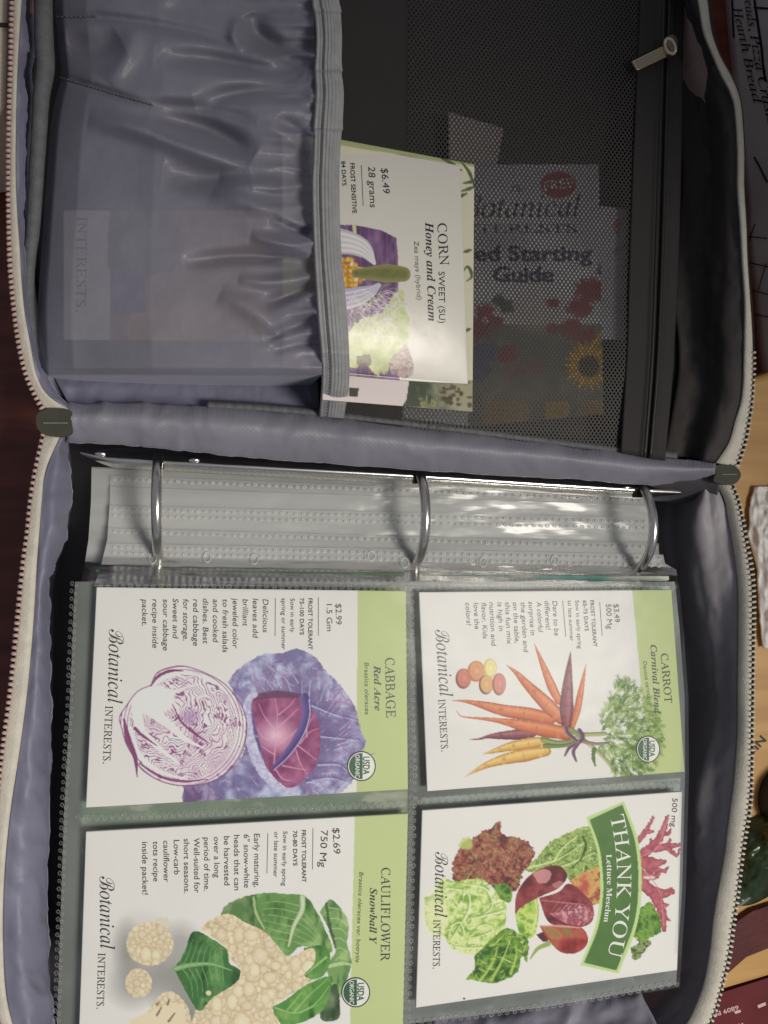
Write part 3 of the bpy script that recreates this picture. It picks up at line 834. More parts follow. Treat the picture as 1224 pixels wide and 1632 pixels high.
def paint_cauliflower():
    c = Canvas(105, 1285, 665, 1680, WHITE)
    c.poly([(566, 1290), (668, 1290), (668, 1690), (557, 1690), (558, 1619)], GREENBAND, False)
    Z = zc((190, 1400), 2.985)
    for p, rx, ry, a in (((100, 360), 40, 45, .35), ((290, 300), 22, 24, .55), ((300, 560), 34, 60, .6), ((230, 480), 40, 30, .4), ((60, 520), 28, 24, .6), ((40, 340), 16, 34, .7), ((320, 660), 30, 30, .8), ((180, 440), 50, 26, .35)):
        c.ellipse(Z(p), rx, ry, (112, 110, 108), 1.4, a * .8)
    def leaf(base, light, dark, seed):
        return lambda X, Y: mixc(mixc(base, light, (fbm(X * .05, Y * .05, seed, 4) - .42) * 3), dark, (fbm(X * .09, Y * .04, seed + 6) - .52) * 3.4)
    A = leaf((92, 136, 70), (142, 174, 108), (52, 92, 42), 2); B = leaf((110, 150, 84), (160, 186, 122), (62, 100, 50), 5); C_ = leaf((78, 134, 58), (128, 170, 88), (40, 84, 34), 8); D = leaf((56, 108, 54), (98, 146, 82), (28, 66, 30), 12)
    c.poly(Z([(955, 160), (1000, 98), (1060, 150), (1092, 220), (1085, 310), (1105, 400), (1075, 500), (1045, 570), (1010, 490), (985, 420), (1030, 340), (995, 240)]), B, jit=1.5)
    for k in range(6):
        c.stroke(Z([(1000 + 6 * k, 140 + 50 * k), (1050, 150 + 45 * k), (1088, 190 + 40 * k)]), [1.6, .8], (176, 196, 144), .8)
    c.stroke(Z([(985, 120), (1000, 220), (1030, 330)]), [3, 5, 3], (42, 66, 38), .7, jit=2)
    c.stroke(Z([(990, 420), (1060, 405), (1105, 410)]), [5, 6, 3], (186, 200, 160), .8)
    c.poly(Z([(960, 560), (1030, 500), (1050, 600), (1040, 670), (960, 670)]), leaf((70, 98, 66), (110, 130, 96), (40, 62, 40), 15))
    c.poly(Z([(478, 195), (505, 130), (600, 85), (700, 68), (800, 74), (885, 84), (935, 150), (972, 225), (1015, 335), (985, 352), (870, 322), (800, 368), (740, 305), (690, 255), (600, 225), (520, 185)]), A, jit=1.2)
    c.poly(Z([(478, 195), (505, 130), (600, 88), (645, 110), (690, 250), (600, 225), (520, 185)]), leaf((84, 120, 68), (120, 150, 96), (50, 82, 44), 19), jit=1)
    c.stroke(Z([(640, 90), (650, 160), (690, 240)]), [3, 4, 2], (166, 186, 130), .9, jit=.8)
    c.stroke(Z([(872, 90), (870, 150), (830, 230), (806, 322)]), [9, 8, 6, 3], lambda X, Y, t, s_: mixc((196, 206, 180), (150, 172, 126), np.abs(s_)))
    for k in range(6):
        c.stroke(Z([(860 - 8 * k, 130 + 34 * k), (760 - 6 * k, 110 + 34 * k), (680, 120 + 26 * k)]), [1.6, .7], (160, 184, 132), .75)
        c.stroke(Z([(862 - 6 * k, 150 + 30 * k), (910, 200 + 26 * k), (960, 290 + 10 * k)]), [1.4, .6], (160, 184, 132), .6)
    c.poly(Z([(880, 330), (960, 318), (1005, 370), (975, 460), (900, 480), (870, 440)]), C_, jit=1)
    c.stroke(Z([(985, 375), (930, 420), (885, 462)]), [4, 3, 1], (150, 184, 112), .9)
    c.poly(Z([(728, 612), (800, 572), (880, 512), (1000, 462), (1012, 500), (972, 620), (870, 685), (760, 693)]), C_, jit=1)
    for p in ([(740, 615), (840, 640), (950, 600)], [(830, 640), (900, 560), (990, 480)], [(860, 640), (940, 590), (1000, 510)], [(800, 625), (830, 590), (870, 540)]):
        c.stroke(Z(p), [2.4, 1], (150, 190, 116), .85)
    curd(c, Z([(388, 240), (430, 200), (520, 168), (600, 210), (700, 260), (780, 360), (830, 368), (920, 330), (930, 400), (880, 460), (912, 490), (800, 560), (728, 620), (770, 700), (770, 830), (370, 830), (368, 610), (440, 572), (550, 500), (578, 440), (520, 370), (500, 320)]), 4, 8.2)
    c.poly(Z([(262, 430), (310, 350), (350, 252), (430, 280), (512, 340), (522, 400), (578, 440), (550, 500), (440, 572), (380, 632), (320, 545)]), D, jit=1.5)
    c.stroke(Z([(266, 430), (340, 412), (440, 408), (540, 440)]), [9, 7, 4, 1], lambda X, Y, t, s_: mixc((150, 184, 130), (100, 146, 84), np.abs(s_)))
    for k in range(7):
        c.stroke(Z([(300 + 32 * k, 420), (330 + 26 * k, 360 - 4 * k), (350 + 26 * k, 290 + 8 * k)]), [1.8, .7], (118, 160, 100), .85)
        c.stroke(Z([(300 + 32 * k, 428), (340 + 26 * k, 490), (350 + 24 * k, 580 - 18 * k)]), [1.8, .7], (118, 160, 100), .85)
    c.ellipse(Z((425, 545)), 4.5, 4, (214, 200, 168), .3)
    def ring(cx, cy, rx, ry, n=14):
        th = np.linspace(0, 2 * math.pi, n, endpoint=False); return np.stack([cx + rx * np.cos(th), cy + ry * np.sin(th)], 1)
    c.poly(Z([(160, 215), (185, 190), (232, 188), (230, 235), (190, 240)]), (206, 198, 178), jit=1)
    curd(c, Z(ring(145, 312, 112, 102)), 8, 6, jit=2)
    curd(c, Z(ring(92, 498, 64, 70)), 9, 4.6, jit=2)
    curd(c, Z([(125, 650), (190, 560), (250, 538), (320, 600), (345, 700), (330, 800), (200, 800)]), 10, 5, jit=1.5)
    c.poly(Z([(48, 670), (130, 640), (200, 610), (260, 590), (310, 640), (310, 830), (60, 830)]), (216, 202, 172), jit=1.5)
    for p in ([(180, 650), (200, 615)], [(235, 680), (265, 640)], [(230, 600), (238, 575)], [(180, 600), (190, 590)]):
        c.stroke(Z(p), [3.5, 2], (120, 100, 70), .9, jit=.6)
    return c

def paint_corn():
    c = Canvas(380, 205, 770, 640, (206, 203, 192))
    c.poly([(500, 205), (650, 205), (760, 250), (765, 268), (640, 248), (545, 226)], (150, 158, 112), False)
    Z = zc((540, 220), 3.709)
    def cloth(X, Y):
        n = fbm(X * .08, Y * .03, 3); a = mixc((88, 62, 98), (138, 110, 150), (n - .3) * 2.2)
        return mixc(a, (160, 84, 120), (np.abs(np.mod(X * .07 + .3, 1) - .5) < .07) * .55)
    c.poly(Z([(-400, 500), (100, 515), (250, 545), (340, 590), (350, 700), (350, 900), (345, 1200), (360, 1440), (200, 1450), (-400, 1450)]), cloth, False)
    c.stroke(Z([(90, 520), (100, 600)]), [6, 5], (206, 196, 150))
    husk = lambda X, Y, t, s_: mixc(mixc((226, 222, 214), (176, 172, 190), np.sin(s_ * 14 + t * 3) * .5 + .2), (150, 146, 170), np.abs(s_) - .6)
    c.stroke(Z([(-100, 600), (60, 620), (150, 660), (210, 740)]), [45, 40, 30, 6], husk)
    c.stroke(Z([(-300, 820), (-60, 815), (80, 810), (160, 800)]), [60, 54, 42, 18], (196, 190, 110), jit=1)
    rs = np.random.RandomState(2)
    for i in range(26):
        for j in range(7):
            q = np.array([-180 + 17 * i + 6 * (j % 2), 720 + 30 * j + rs.normal(0, 3)])
            if q[0] > 150 - abs(j - 3) * 22: continue
            col = ((226, 168, 60), (236, 196, 96), (206, 130, 44), (238, 226, 190))[rs.choice(4, p=[.4, .3, .2, .1])]
            c.ellipse(Z(q), 4.4, 4.4, lambda X, Y, d, col=col: mixc(np.minimum(np.array(col) * 1.12, 255), np.array(col) * .72, d ** 2), .25)
    c.stroke(Z([(100, 800), (200, 800), (300, 800), (380, 805)]), [14, 22, 30, 24], lambda X, Y, t, s_: mixc(mixc((126, 122, 66), (84, 98, 58), fbm(X * .2, s_ * 3, 2)), (156, 148, 88), np.abs(s_) - .3))
    c.stroke(Z([(-100, 960), (60, 950), (180, 910), (235, 870)]), [38, 34, 28, 8], lambda X, Y, t, s_: mixc((196, 194, 210), (146, 142, 176), np.sin(s_ * 13) * .5 + .3))
    def silkcol(X, Y):
        n = fbm(X * .09, Y * .09, 21); return mixc((174, 184, 120), (214, 218, 168), (n - .3) * 2)
    c.poly(Z([(60, 1150), (130, 1060), (250, 1030), (350, 900), (390, 930), (410, 1180), (330, 1330), (230, 1400), (160, 1330), (80, 1360), (40, 1300)]), silkcol, jit=6, jf=.15)
    for k in range(170):
        q = np.array([rs.uniform(40, 340), rs.uniform(900, 1180)]); b = rs.uniform(-1.2, 1.2)
        c.stroke(Z([q, q + 60 * np.array([math.cos(b), math.sin(b)]), q + 100 * np.array([math.cos(b + .4), math.sin(b + .4)])]), [.9, .7], ((222, 216, 224), (206, 212, 160), (190, 176, 200))[k % 3], .8, n=6)
    c.poly(Z([(290, 1330), (340, 1270), (400, 1230), (440, 1330), (430, 1400), (380, 1420), (310, 1380)]), lambda X, Y: mixc((140, 118, 112), (206, 190, 182), ridge(X * .22, Y * .22, 4) * 1.6 - .5), jit=2)
    c.poly(Z([(100, 1290), (180, 1280), (190, 1340), (120, 1350)]), (112, 92, 84), jit=2, alpha=.8)
    return c

def paint_picture():
    c = Canvas(380, 200, 775, 670, (200, 196, 172))
    c.poly([(380, 200), (770, 200), (770, 268), (545, 232), (380, 215)], (158, 164, 116), False)
    for p in ([(700, 250), (722, 262), (736, 272)], [(735, 258), (748, 275), (757, 300)], [(738, 292), (750, 290), (762, 286)], [(735, 305), (750, 300), (760, 296)], [(728, 315), (745, 308)], [(738, 402), (752, 398)], [(738, 432), (746, 425), (752, 440), (744, 448)], [(740, 528), (750, 524)]):
        c.stroke(p, [2, 6, 2], (74, 92, 50), .9)
    c.poly([(380, 612), (568, 612), (575, 628), (560, 640), (380, 640)], (208, 196, 196), False)
    c.poly([(380, 600), (655, 605), (650, 645), (380, 640)], (206, 194, 192), False)
    c.poly([(556, 618), (572, 618), (570, 632), (556, 632)], (56, 66, 48), False)
    c.poly([(652, 606), (760, 606), (760, 665), (640, 650), (648, 636)], lambda X, Y: mixc((62, 72, 58), (150, 148, 120), (X - 665) / 60 + (fbm(X * .1, Y * .1, 2) - .5)), False)
    for k in range(8):
        c.stroke([(672 + 3 * k, 648), (668 + 4 * k, 630 + (k % 3) * 3)], [1.6, .5], (172, 170, 90), .9)
    for k in range(26):
        rs = np.random.RandomState(k + 60); q = rs.uniform((705, 600), (752, 652))
        c.ellipse(q, rs.uniform(1.5, 5), rs.uniform(1.5, 4), (70, 60, 46), .8, .8, jit=.8)
    c.stroke([(380, 646), (640, 650), (760, 662)], 5, (196, 190, 170), .9)
    return c

def paint_hidden():
    c = Canvas(80, 190, 660, 560, (214, 211, 206))
    c.poly([(176, 190), (560, 190), (560, 545), (176, 545)], lambda X, Y: mixc((150, 118, 78), (188, 160, 116), fbm(X * .02, Y * .02, 3) * 1.6 - .2), False)
    c.poly([(176, 330), (270, 340), (280, 425), (178, 432)], (104, 118, 80), jit=5, jf=.1)
    c.poly([(176, 432), (232, 428), (232, 498), (176, 500)], (86, 78, 128), False)
    c.poly([(210, 500), (300, 490), (420, 470), (440, 520), (300, 540), (205, 540)], (196, 150, 96), jit=4, jf=.1)
    c.poly([(176, 250), (300, 260), (280, 320), (180, 330)], (132, 100, 120), jit=6, jf=.1)
    return c

def paint_guide():
    c = Canvas(640, 250, 1000, 710, (196, 196, 204))
    Z = zc((640, 160), 2.914)
    c.poly(Z([(340, 1040), (640, 1040), (960, 1040), (980, 1600), (300, 1600)]), lambda X, Y: mixc((92, 96, 84), (128, 126, 108), fbm(X * .05, Y * .05, 3) * 1.5 - .2), False)
    c.ellipse(Z((640, 980)), 50, 28, (176, 172, 170), 1.0, .8)
    for x, y, r, col in ((700, 940, 9, 0), (880, 880, 22, 0), (830, 960, 18, 0), (940, 870, 12, 0), (390, 980, 14, 0), (350, 1060, 18, 0), (440, 1030, 12, 0), (490, 1180, 16, 0), (500, 1280, 14, 1), (700, 1060, 10, 0), (790, 1060, 16, 0), (850, 1100, 16, 0), (600, 1240, 18, 1), (390, 1170, 20, 2), (360, 1260, 18, 2)):
        a = ((168, 50, 58), (150, 112, 96), (96, 92, 140))[col]
        c.ellipse(Z((x, y)), r, r * .8, lambda X, Y, d, a=a: mixc(a, np.array(a) * .7, fbm(X * .2, Y * .2, 3)), .4, .95, jit=1.2)
    for x, y in ((980, 940), (940, 790), (490, 960), (450, 930)):
        c.ellipse(Z((x, y)), 10, 9, (44, 54, 40), .5, .8, jit=1.6)
    for k in range(22):
        a = k * 2 * math.pi / 22; ctr = Z((870, 1230))
        c.stroke([ctr + 12 * np.array([math.cos(a), math.sin(a)]), ctr + 40 * np.array([math.cos(a), math.sin(a)])], [8, 9, 2], (214, 164, 40) if k % 2 else (190, 138, 30), 1)
    c.stroke(Z([(900, 1120), (950, 1060)]), [8, 10, 3], (206, 160, 44))
    c.ellipse(Z((870, 1235)), 17, 17, (58, 42, 30), .3)
    for x in (430, 530, 720, 880):
        c.poly(Z([(x - 50, 1400), (x + 50, 1400), (x + 45, 1500), (x - 45, 1500)]), ((150, 120, 70), (160, 130, 84), (176, 138, 66), (190, 150, 70))[(x // 100) % 4], jit=2)
    c.ellipse(Z((728, 392)), 28, 21, (176, 44, 54), .12)
    return c

# ------------------------------------------------------------------ paper things
def zplane(c4, zs, bulge, seed=0, curl=0.0):
    """height of a sheet over its four photo corners (TL,TR,BR,BL): bilinear heights + soft swelling"""
    c4 = np.asarray(c4, float)
    A = np.c_[c4, c4[:, 0] * c4[:, 1], np.ones(4)]
    cu = np.linalg.solve(A, [0, 1, 1, 0]); cv = np.linalg.solve(A, [0, 0, 1, 1])
    def z(px, py):
        B = np.stack([px, py, px * py, np.ones_like(px)], -1)
        u = B @ cu; v = B @ cv
        uc = np.clip(u, 0, 1); vc = np.clip(v, 0, 1)
        zz = (zs[0] * (1 - u) + zs[1] * u) * (1 - v) + (zs[3] * (1 - u) + zs[2] * u) * v
        zz = zz + bulge * (np.sin(math.pi * uc) * np.sin(math.pi * vc)) ** .6 * (.75 + .5 * fbm(px * .012, py * .012, seed))
        zz = zz + curl * (vc - .5) ** 2 * 4
        return zz
    return z

def sheet(name, c4, zf, canvas, mat, step=1.25, thick=0.0012, parent=None, nudge=None):
    c4 = np.asarray(c4, float)
    w = max(np.linalg.norm(c4[1] - c4[0]), np.linalg.norm(c4[2] - c4[3])); h = max(np.linalg.norm(c4[3] - c4[0]), np.linalg.norm(c4[2] - c4[1]))
    nu = int(w / step) + 2; nv = int(h / step) + 2
    U, V = np.meshgrid(np.linspace(0, 1, nu), np.linspace(0, 1, nv))
    Q = (c4[0] * (1 - U[..., None]) + c4[1] * U[..., None]) * (1 - V[..., None]) + (c4[3] * (1 - U[..., None]) + c4[2] * U[..., None]) * V[..., None]
    if nudge is not None: Q = Q + nudge(U, V)
    Zs = zf(Q[..., 0], Q[..., 1])
    G = P(Q[..., 0], Q[..., 1], Zs)
    col = canvas.sample(Q[..., 0], Q[..., 1]) if canvas is not None else None
    Vt, q = thicken(G, thick)
    C = None
    if col is not None:
        C = np.vstack([col.reshape(-1, 3), np.full((G.shape[0] * G.shape[1], 3), 0.55)])
    return quad_mesh(name, Vt, q, mat, parent, True, C)

def surf_of(zf):
    return lambda px, py, d=0.0: P(px, py, zf(np.asarray(px, float), np.asarray(py, float)) + d)

def seal(surf, c, rx, ry, parent, along=(0, 1)):
    """round mark: white disc, dark ring, green lower half with white word, green word above"""
    b = Bag(); th = np.linspace(0, 2 * math.pi, 48, endpoint=False)
    def pt(r, t): return c[0] + rx * r * np.cos(t), c[1] + ry * r * np.sin(t)
    def disc(r, d, m, arc=None):
        t = th if arc is None else np.linspace(arc[0], arc[1], 30)
        x, y = pt(r, t); b.add(surf(x, y, d), [list(range(len(t)))], m)
    disc(1.0, .00016, 0); disc(.92, .00020, 1); disc(.86, .00024, 2, (math.pi * .47, math.pi * 1.53))
    L = Lettering(lambda x, y, d=0: surf(x, y, .00034))
    L.line('USDA', (c[0] + rx * .12, c[1] - ry * .62), (c[0] + rx * .12, c[1] + ry * .56), rx * .46, 'bold', 'ink_green')
    L.line('ORGANIC', (c[0] - rx * .42, c[1] - ry * .76), (c[0] - rx * .42, c[1] + ry * .76), rx * .30, 'bold', 'ink_white')
    o = b.build('organic_seal', [M['ink_dark_ring'], M['ink_white'], M['ink_green']], parent, False)
    L.build(o)
    return o
M['ink_dark_ring'] = ink('dark brown ring ink', (52, 50, 44))

def brand(L, b0, b1, i0, i1, hb, hi, m='ink'):
    L.line('Botanical', b0, b1, hb, 'script', m)
    L.line('INTERESTS.', i0, i1, hi, 'serif', m)
PACKETS = 'seed packets slid into the pockets of the top page'
ZP = 0.067

def packet(label, c4, zs, bulge, canvas, group, seed=0, mat='print', step=1.25, curl=0.0, name='seed_packet', cat='seed packet', nudge=None):
    zf = zplane(c4, zs, bulge, seed, curl)
    o = sheet(name, c4, zf, canvas, [M[mat]], step, nudge=nudge)
    tag(o, label, cat, group)
    return o, surf_of(zf)

# ================================================================== THE SETTING
Gt = [(-0.9, -0.9, 0), (0.9, -0.9, 0), (0.9, 0.9, 0), (-0.9, 0.9, 0)]
def wood(name, c1, c2, scale, stretch, rough=0.35, knots=0.0):
    m, nt, b, out = nodes_of(name)
    nz = varied(nt, b, c1, c2, scale, 6, stretch)
    b.inputs['Roughness'].default_value = rough
    bump(nt, b, nz.outputs['Fac'], 0.0003, 0.4)
    return m
M['cherry'] = wood('dark red varnished wood', (0.085, 0.018, 0.012), (0.20, 0.052, 0.032), 14, (1, 8, 1), 0.4)
M['bamboo'] = wood('pale yellow bamboo', (0.46, 0.255, 0.085), (0.62, 0.375, 0.14), 9, (1.2, 14, 1), 0.42)
tabletop = mesh_obj('tabletop', Gt, [[0, 1, 2, 3]], [M['cherry']], None, False)
tag(tabletop, kind='structure')

# ================================================================== THE ZIP CASE
case = empty('zip_case', (0.05, 0.0, 0.0))
tag(case, 'open zip-round seed organizer case with lavender grey lining and cream zipper', 'zip case')
def part(o): return adopt(o, case)

# --- zipper lines traced in the photograph (teeth outer edge, tape outer, tape inner)
ZLL = dict(  # lower half, left
    teeth=[(66, 692), (53, 750), (45, 800), (40, 850), (33, 900), (23, 1000), (13, 1100), (0, 1200), (-10, 1300), (-17, 1400), (-19, 1500), (-12, 1600), (10, 1690)],
    outer=[(72, 694), (60, 750), (52, 800), (47, 850), (41, 900), (32, 1000), (21, 1100), (8, 1200), (-2, 1300), (-9, 1400), (-11, 1500), (-4, 1600), (20, 1690)],
    inner=[(96, 693), (72, 750), (66, 800), (62, 850), (58, 900), (52, 1000), (43, 1100), (30, 1200), (15, 1300), (6, 1400), (4, 1500), (11, 1600), (38, 1690)])
ZLR = dict(
    teeth=[(1168, 770), (1178, 795), (1186, 830), (1193, 870), (1199, 900), (1203, 940), (1203, 1020), (1202, 1090), (1201, 1160), (1200, 1240), (1197, 1290), (1190, 1330), (1184, 1370), (1177, 1430), (1170, 1480), (1163, 1530), (1150, 1580), (1133, 1632), (1090, 1690)],
    outer=[(1163, 772), (1172, 798), (1179, 830), (1186, 870), (1191, 905), (1195, 940), (1195, 1020), (1195, 1090), (1194, 1160), (1193, 1240), (1189, 1290), (1183, 1330), (1178, 1370), (1171, 1430), (1163, 1480), (1157, 1525), (1145, 1580), (1127, 1632), (1082, 1684)],
    inner=[(1140, 768), (1156, 795), (1163, 830), (1169, 860), (1174, 900), (1178, 940), (1178, 1010), (1177, 1090), (1177, 1160), (1172, 1235), (1166, 1285), (1160, 1330), (1155, 1370), (1145, 1425), (1138, 1470), (1133, 1515), (1121, 1575), (1096, 1632), (1060, 1672)])
ZUL = dict(
    teeth=[(26, -80), (20, -30), (17, 0), (15, 100), (12, 200), (11, 300), (12, 400), (15, 450), (20, 500), (27, 550), (39, 600), (57, 640), (68, 660)],
    outer=[(32, -80), (27, -30), (24, 0), (21, 100), (18, 200), (17, 300), (20, 400), (23, 450), (28, 500), (35, 550), (47, 600), (65, 636), (78, 654)],
    inner=[(44, -80), (38, -30), (34, 0), (28, 100), (25, 200), (25, 300), (31, 400), (34, 450), (39, 500), (48, 550), (57, 595), (74, 628), (109, 652)])
ZUR = dict(
    teeth=[(1110, -60), (1122, -30), (1129, 0), (1136, 50), (1149, 88), (1166, 118), (1178, 147), (1184, 176), (1188, 240), (1188, 299), (1192, 358), (1194, 416), (1199, 480), (1202, 530), (1203, 576), (1202, 612), (1200, 642), (1196, 671), (1190, 705), (1178, 742)],
    outer=[(1106, -60), (1118, -30), (1126, 0), (1133, 50), (1146, 88), (1162, 118), (1175, 147), (1181, 176), (1185, 240), (1185, 299), (1188, 358), (1190, 416), (1194, 480), (1197, 530), (1198, 576), (1197, 612), (1194, 642), (1189, 671), (1182, 705), (1170, 742)],
    inner=[(1092, -60), (1106, -30), (1114, 0), (1123, 50), (1138, 88), (1151, 118), (1166, 147), (1173, 176), (1177, 240), (1177, 299), (1181, 358), (1184, 416), (1188, 480), (1188, 530), (1187, 576), (1186, 612), (1182, 642), (1173, 671), (1163, 705), (1142, 738)])
def zval(n, a, b, c):
    t = np.linspace(0, 1, n); return np.interp(t, [0, .15, .5, 1], [a, b, b, c])
def curve(pts, n, zs):
    q = catmull(pts, n); return np.c_[q, np.interp(np.linspace(0, 1, n), np.linspace(0, 1, len(zs)), zs)]
HZ = {'ZLL': [.062, .072, .074, .074, .074, .074], 'ZLR': [.060, .066, .070, .070, .070, .070], 'ZUL': [.082, .082, .082, .080, .074, .064], 'ZUR': [.076, .078, .078, .076, .070, .062]}

def zipper(key, Zd, tooth_mat, pitch_px, inward, y_from=-1e9):
    zs = HZ[key]; n = 150
    o = curve(Zd['outer'], n, zs); i = curve(Zd['inner'], n, zs); t = curve(Zd['teeth'], n, zs)
    G = np.stack([P(t[:, 0] * .35 + o[:, 0] * .65, t[:, 1] * .35 + o[:, 1] * .65, o[:, 2] - .0002), P(o[:, 0], o[:, 1], o[:, 2]), P((o[:, 0] + i[:, 0]) / 2, (o[:, 1] + i[:, 1]) / 2, o[:, 2] + (.0008 if inward > 0 else -.0018)), P(i[:, 0], i[:, 1], i[:, 2] + (.0004 if inward > 0 else -.0040))], 0)
    V, q = thicken(G, .0012)
    part(quad_mesh('zipper_tape', V, q, [M['tape']]))
    L = np.sum(np.linalg.norm(np.diff(t[:, :2], axis=0), axis=1)); k = int(L / pitch_px)
    tt = catmull(np.asarray(t), k); oo = catmull(np.asarray(o), k)
    b = Bag()
    for a in range(k):
        if tt[a][1] < y_from: continue
        c0 = P(*tt[a]); c1 = P(*oo[a]); c = c0 * .55 + c1 * .45; c[2] += .0005
        ac = (c0 - c1); w = np.linalg.norm(ac); ac = ac / (w + 1e-9)
        al = np.cross(ac, [0, 0, 1.]); al /= np.linalg.norm(al)
        v, f = ball(c, (ac * max(w * .62, .0009), al * (pitch_px * (.000076 if tooth_mat is M['tooth_pink'] else .000066)), np.array([0, 0, .0008])), 8, 5)
        b.add(v, f)
    part(b.build('zipper_teeth', [tooth_mat]))
    # the outside wall of the case, straight down to the table
    G = np.stack([P(t[:, 0], t[:, 1], t[:, 2] - .0012)] * 2, 0); 
    ctr = P(620, 400 if key[1] == 'U' else 1150, .0)
    G[1, :, 2] = .0; 
    G[1, :, :2] -= (ctr[:2] - G[1, :, :2]) * .012
    part(quad_mesh('outer_wall', G.reshape(-1, 3), grid_quads(2, n), [M['shell']]))

zipper('ZLL', ZLL, M['tooth_pink'], 9.6, 1)
zipper('ZLR', ZLR, M['tooth_cream'], 8.6, -1)
zipper('ZUL', ZUL, M['tooth_pink'], 8.6, 1)
zipper('ZUR', ZUR, M['tooth_cream'], 8.6, 1, 560)

# --- lower half lining: left wall, right wall, bottom wall, floor
def fabric(name, rows, n, sub, mat, amp, f, seed, fade=True, thick=.0006, extra=None):
    G, A = loft(rows, n, sub)
    X, Y = A[..., 0], A[..., 1]
    h = amp * ((ridge(X * f + 1.3 * fbm(X * f * .6, Y * f * .6, seed + 2), Y * f * .75, seed, 3) - .45) * 1.6 + .5 * (fbm(X * f * 2.4, Y * f * 2.4, seed + 8) - .45))
    if extra is not None: h = h + extra(X, Y)
    if fade:
        e = np.minimum(np.linspace(0, 1, A.shape[0]), np.linspace(1, 0, A.shape[0])); h = h * np.clip(e * 7, 0, 1)[:, None]
    G = displace(G, h)
    V, q = thicken(G, thick)
    return part(quad_mesh(name, V, q, [mat]))

il = curve(ZLL['inner'], 14, HZ['ZLL']); il[:, 2] -= .0006
lip = [(104, 700), (106, 738), (110, 770), (106, 800), (103, 850), (94, 895), (76, 938), (79, 980), (80, 1050), (78, 1100), (79, 1200), (74, 1290), (72, 1340), (71, 1420), (72, 1500), (76, 1580), (84, 1640), (96, 1690)]
lp = curve(lip, 14, [.054, .056, .060, .062, .062, .062])
mid = il * .5 + lp * .5; mid[:, 2] = np.maximum(il[:, 2], lp[:, 2]) - .001
und = lp + np.array([1, 0, 0]); und[:, 2] -= .010
und2 = lp + np.array([-3, 0, 0]); und2[:, 2] = .02
und3 = lp + np.array([6, 0, 0]); und3[:, 2] = .006
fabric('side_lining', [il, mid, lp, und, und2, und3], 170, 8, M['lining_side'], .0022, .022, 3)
ir = curve(ZLR['inner'], 16, HZ['ZLR']); ir[:, 2] -= .0054
lr = [(1118, 775), (1110, 800), (1104, 850), (1110, 900), (1118, 960), (1128, 1040), (1136, 1110), (1128, 1170), (1118, 1210), (1108, 1260), (1104, 1330), (1106, 1400), (1102, 1470), (1096, 1530), (1082, 1570), (1052, 1610), (1015, 1640)]
lr = curve(lr, 16, [.050, .047, .047, .047, .046, .046])
rm = ir * .55 + lr * .45; rm[:, 2] = ir[:, 2] * .5 + lr[:, 2] * .5 + .001
rb = lr + np.array([-40, 0, 0]); rb[:, 2] = .022
rb2 = lr + np.array([-70, 0, 0]); rb2[:, 2] = .010
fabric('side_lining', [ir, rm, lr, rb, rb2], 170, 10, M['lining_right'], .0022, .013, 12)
bi = [(38, 1690, .070), (300, 1745, .070), (620, 1745, .070), (900, 1720, .070), (1060, 1672, .070)]
bl = [(96, 1690, .02), (300, 1690, .03), (640, 1650, .044), (860, 1612, .047), (1015, 1575, .046)]
bm = [(60, 1690, .055), (300, 1720, .055), (640, 1700, .055), (880, 1660, .056), (1040, 1620, .058)]
bf = [(96, 1640, .008), (300, 1640, .012), (640, 1600, .026), (860, 1560, .028), (1000, 1530, .026)]
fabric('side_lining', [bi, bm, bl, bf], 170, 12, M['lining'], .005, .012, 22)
G, A = loft([[(70, 700, .006), (1150, 780, .006)], [(30, 1200, .006), (1150, 1200, .006)], [(60, 1700, .006), (1080, 1680, .006)]], 60, 10)
V, q = thicken(G, .003); part(quad_mesh('base_panel', V, q, [M['lining_dark']]))

G, A = loft([[(1040, 764, .054), (1100, 762, .056), (1150, 754, .060)], [(1030, 792, .036), (1095, 800, .040), (1140, 795, .052)], [(1020, 800, .012), (1080, 800, .012), (1110, 795, .012)]], 30, 6)
V, q = thicken(G, .0006); part(quad_mesh('corner_gusset', V, q, [M['lining_dark']]))
# --- upper half: floor, left wall, right wall
G, A = loft([[(60, -140, .048), (1110, -140, .048)], [(40, 300, .048), (1170, 300, .048)], [(110, 665, .046), (1140, 745, .046)]], 80, 14)
V, q = thicken(G, .004); part(quad_mesh('cover_panel', V, q, [satin('black cover lining', (0.036, 0.032, 0.031), 0.6, sheen=0.05)]))
iu = curve(ZUL['inner'], 16, HZ['ZUL']); iu[:, 2] -= .0006
lu = [(52, -80), (45, 0), (40, 20), (46, 60), (40, 95), (37, 118), (42, 150), (42, 190), (40, 230), (38, 300), (38, 370), (40, 430), (44, 480), (54, 540), (66, 590), (84, 620), (112, 648)]
lu = curve(lu, 16, [.076, .076, .076, .074, .068, .060])
ul2 = lu + np.array([1, 0, 0]); ul2[:, 2] -= .012
ul3 = lu + np.array([14, 0, 0]); ul3[:, 2] = .050
fabric('side_lining', [iu, iu * .5 + lu * .5 + [0, 0, .001], lu, ul2, ul3], 160, 7, M['lining_side'], .0012, .03, 31)
iw = curve(ZUR['inner'], 18, HZ['ZUR']); iw[:, 2] -= .0006
lw = curve([(1050, -60), (1076, 0), (1098, 60), (1112, 130), (1125, 200), (1128, 300), (1120, 400), (1116, 500), (1124, 560), (1118, 620), (1108, 680), (1098, 728)], 18, [.054, .056, .056, .056, .054, .052])
lw2 = lw + np.array([-40, 0, 0]); lw2[:, 2] = .0495
M['lining_black'] = satin('black brown lining', (0.042, 0.036, 0.035), 0.75, sheen=0.05)
fabric('side_lining', [iw, iw * .5 + lw * .5 + [0, 0, .004], lw, lw2], 150, 9, M['lining_black'], .002, .02, 41)
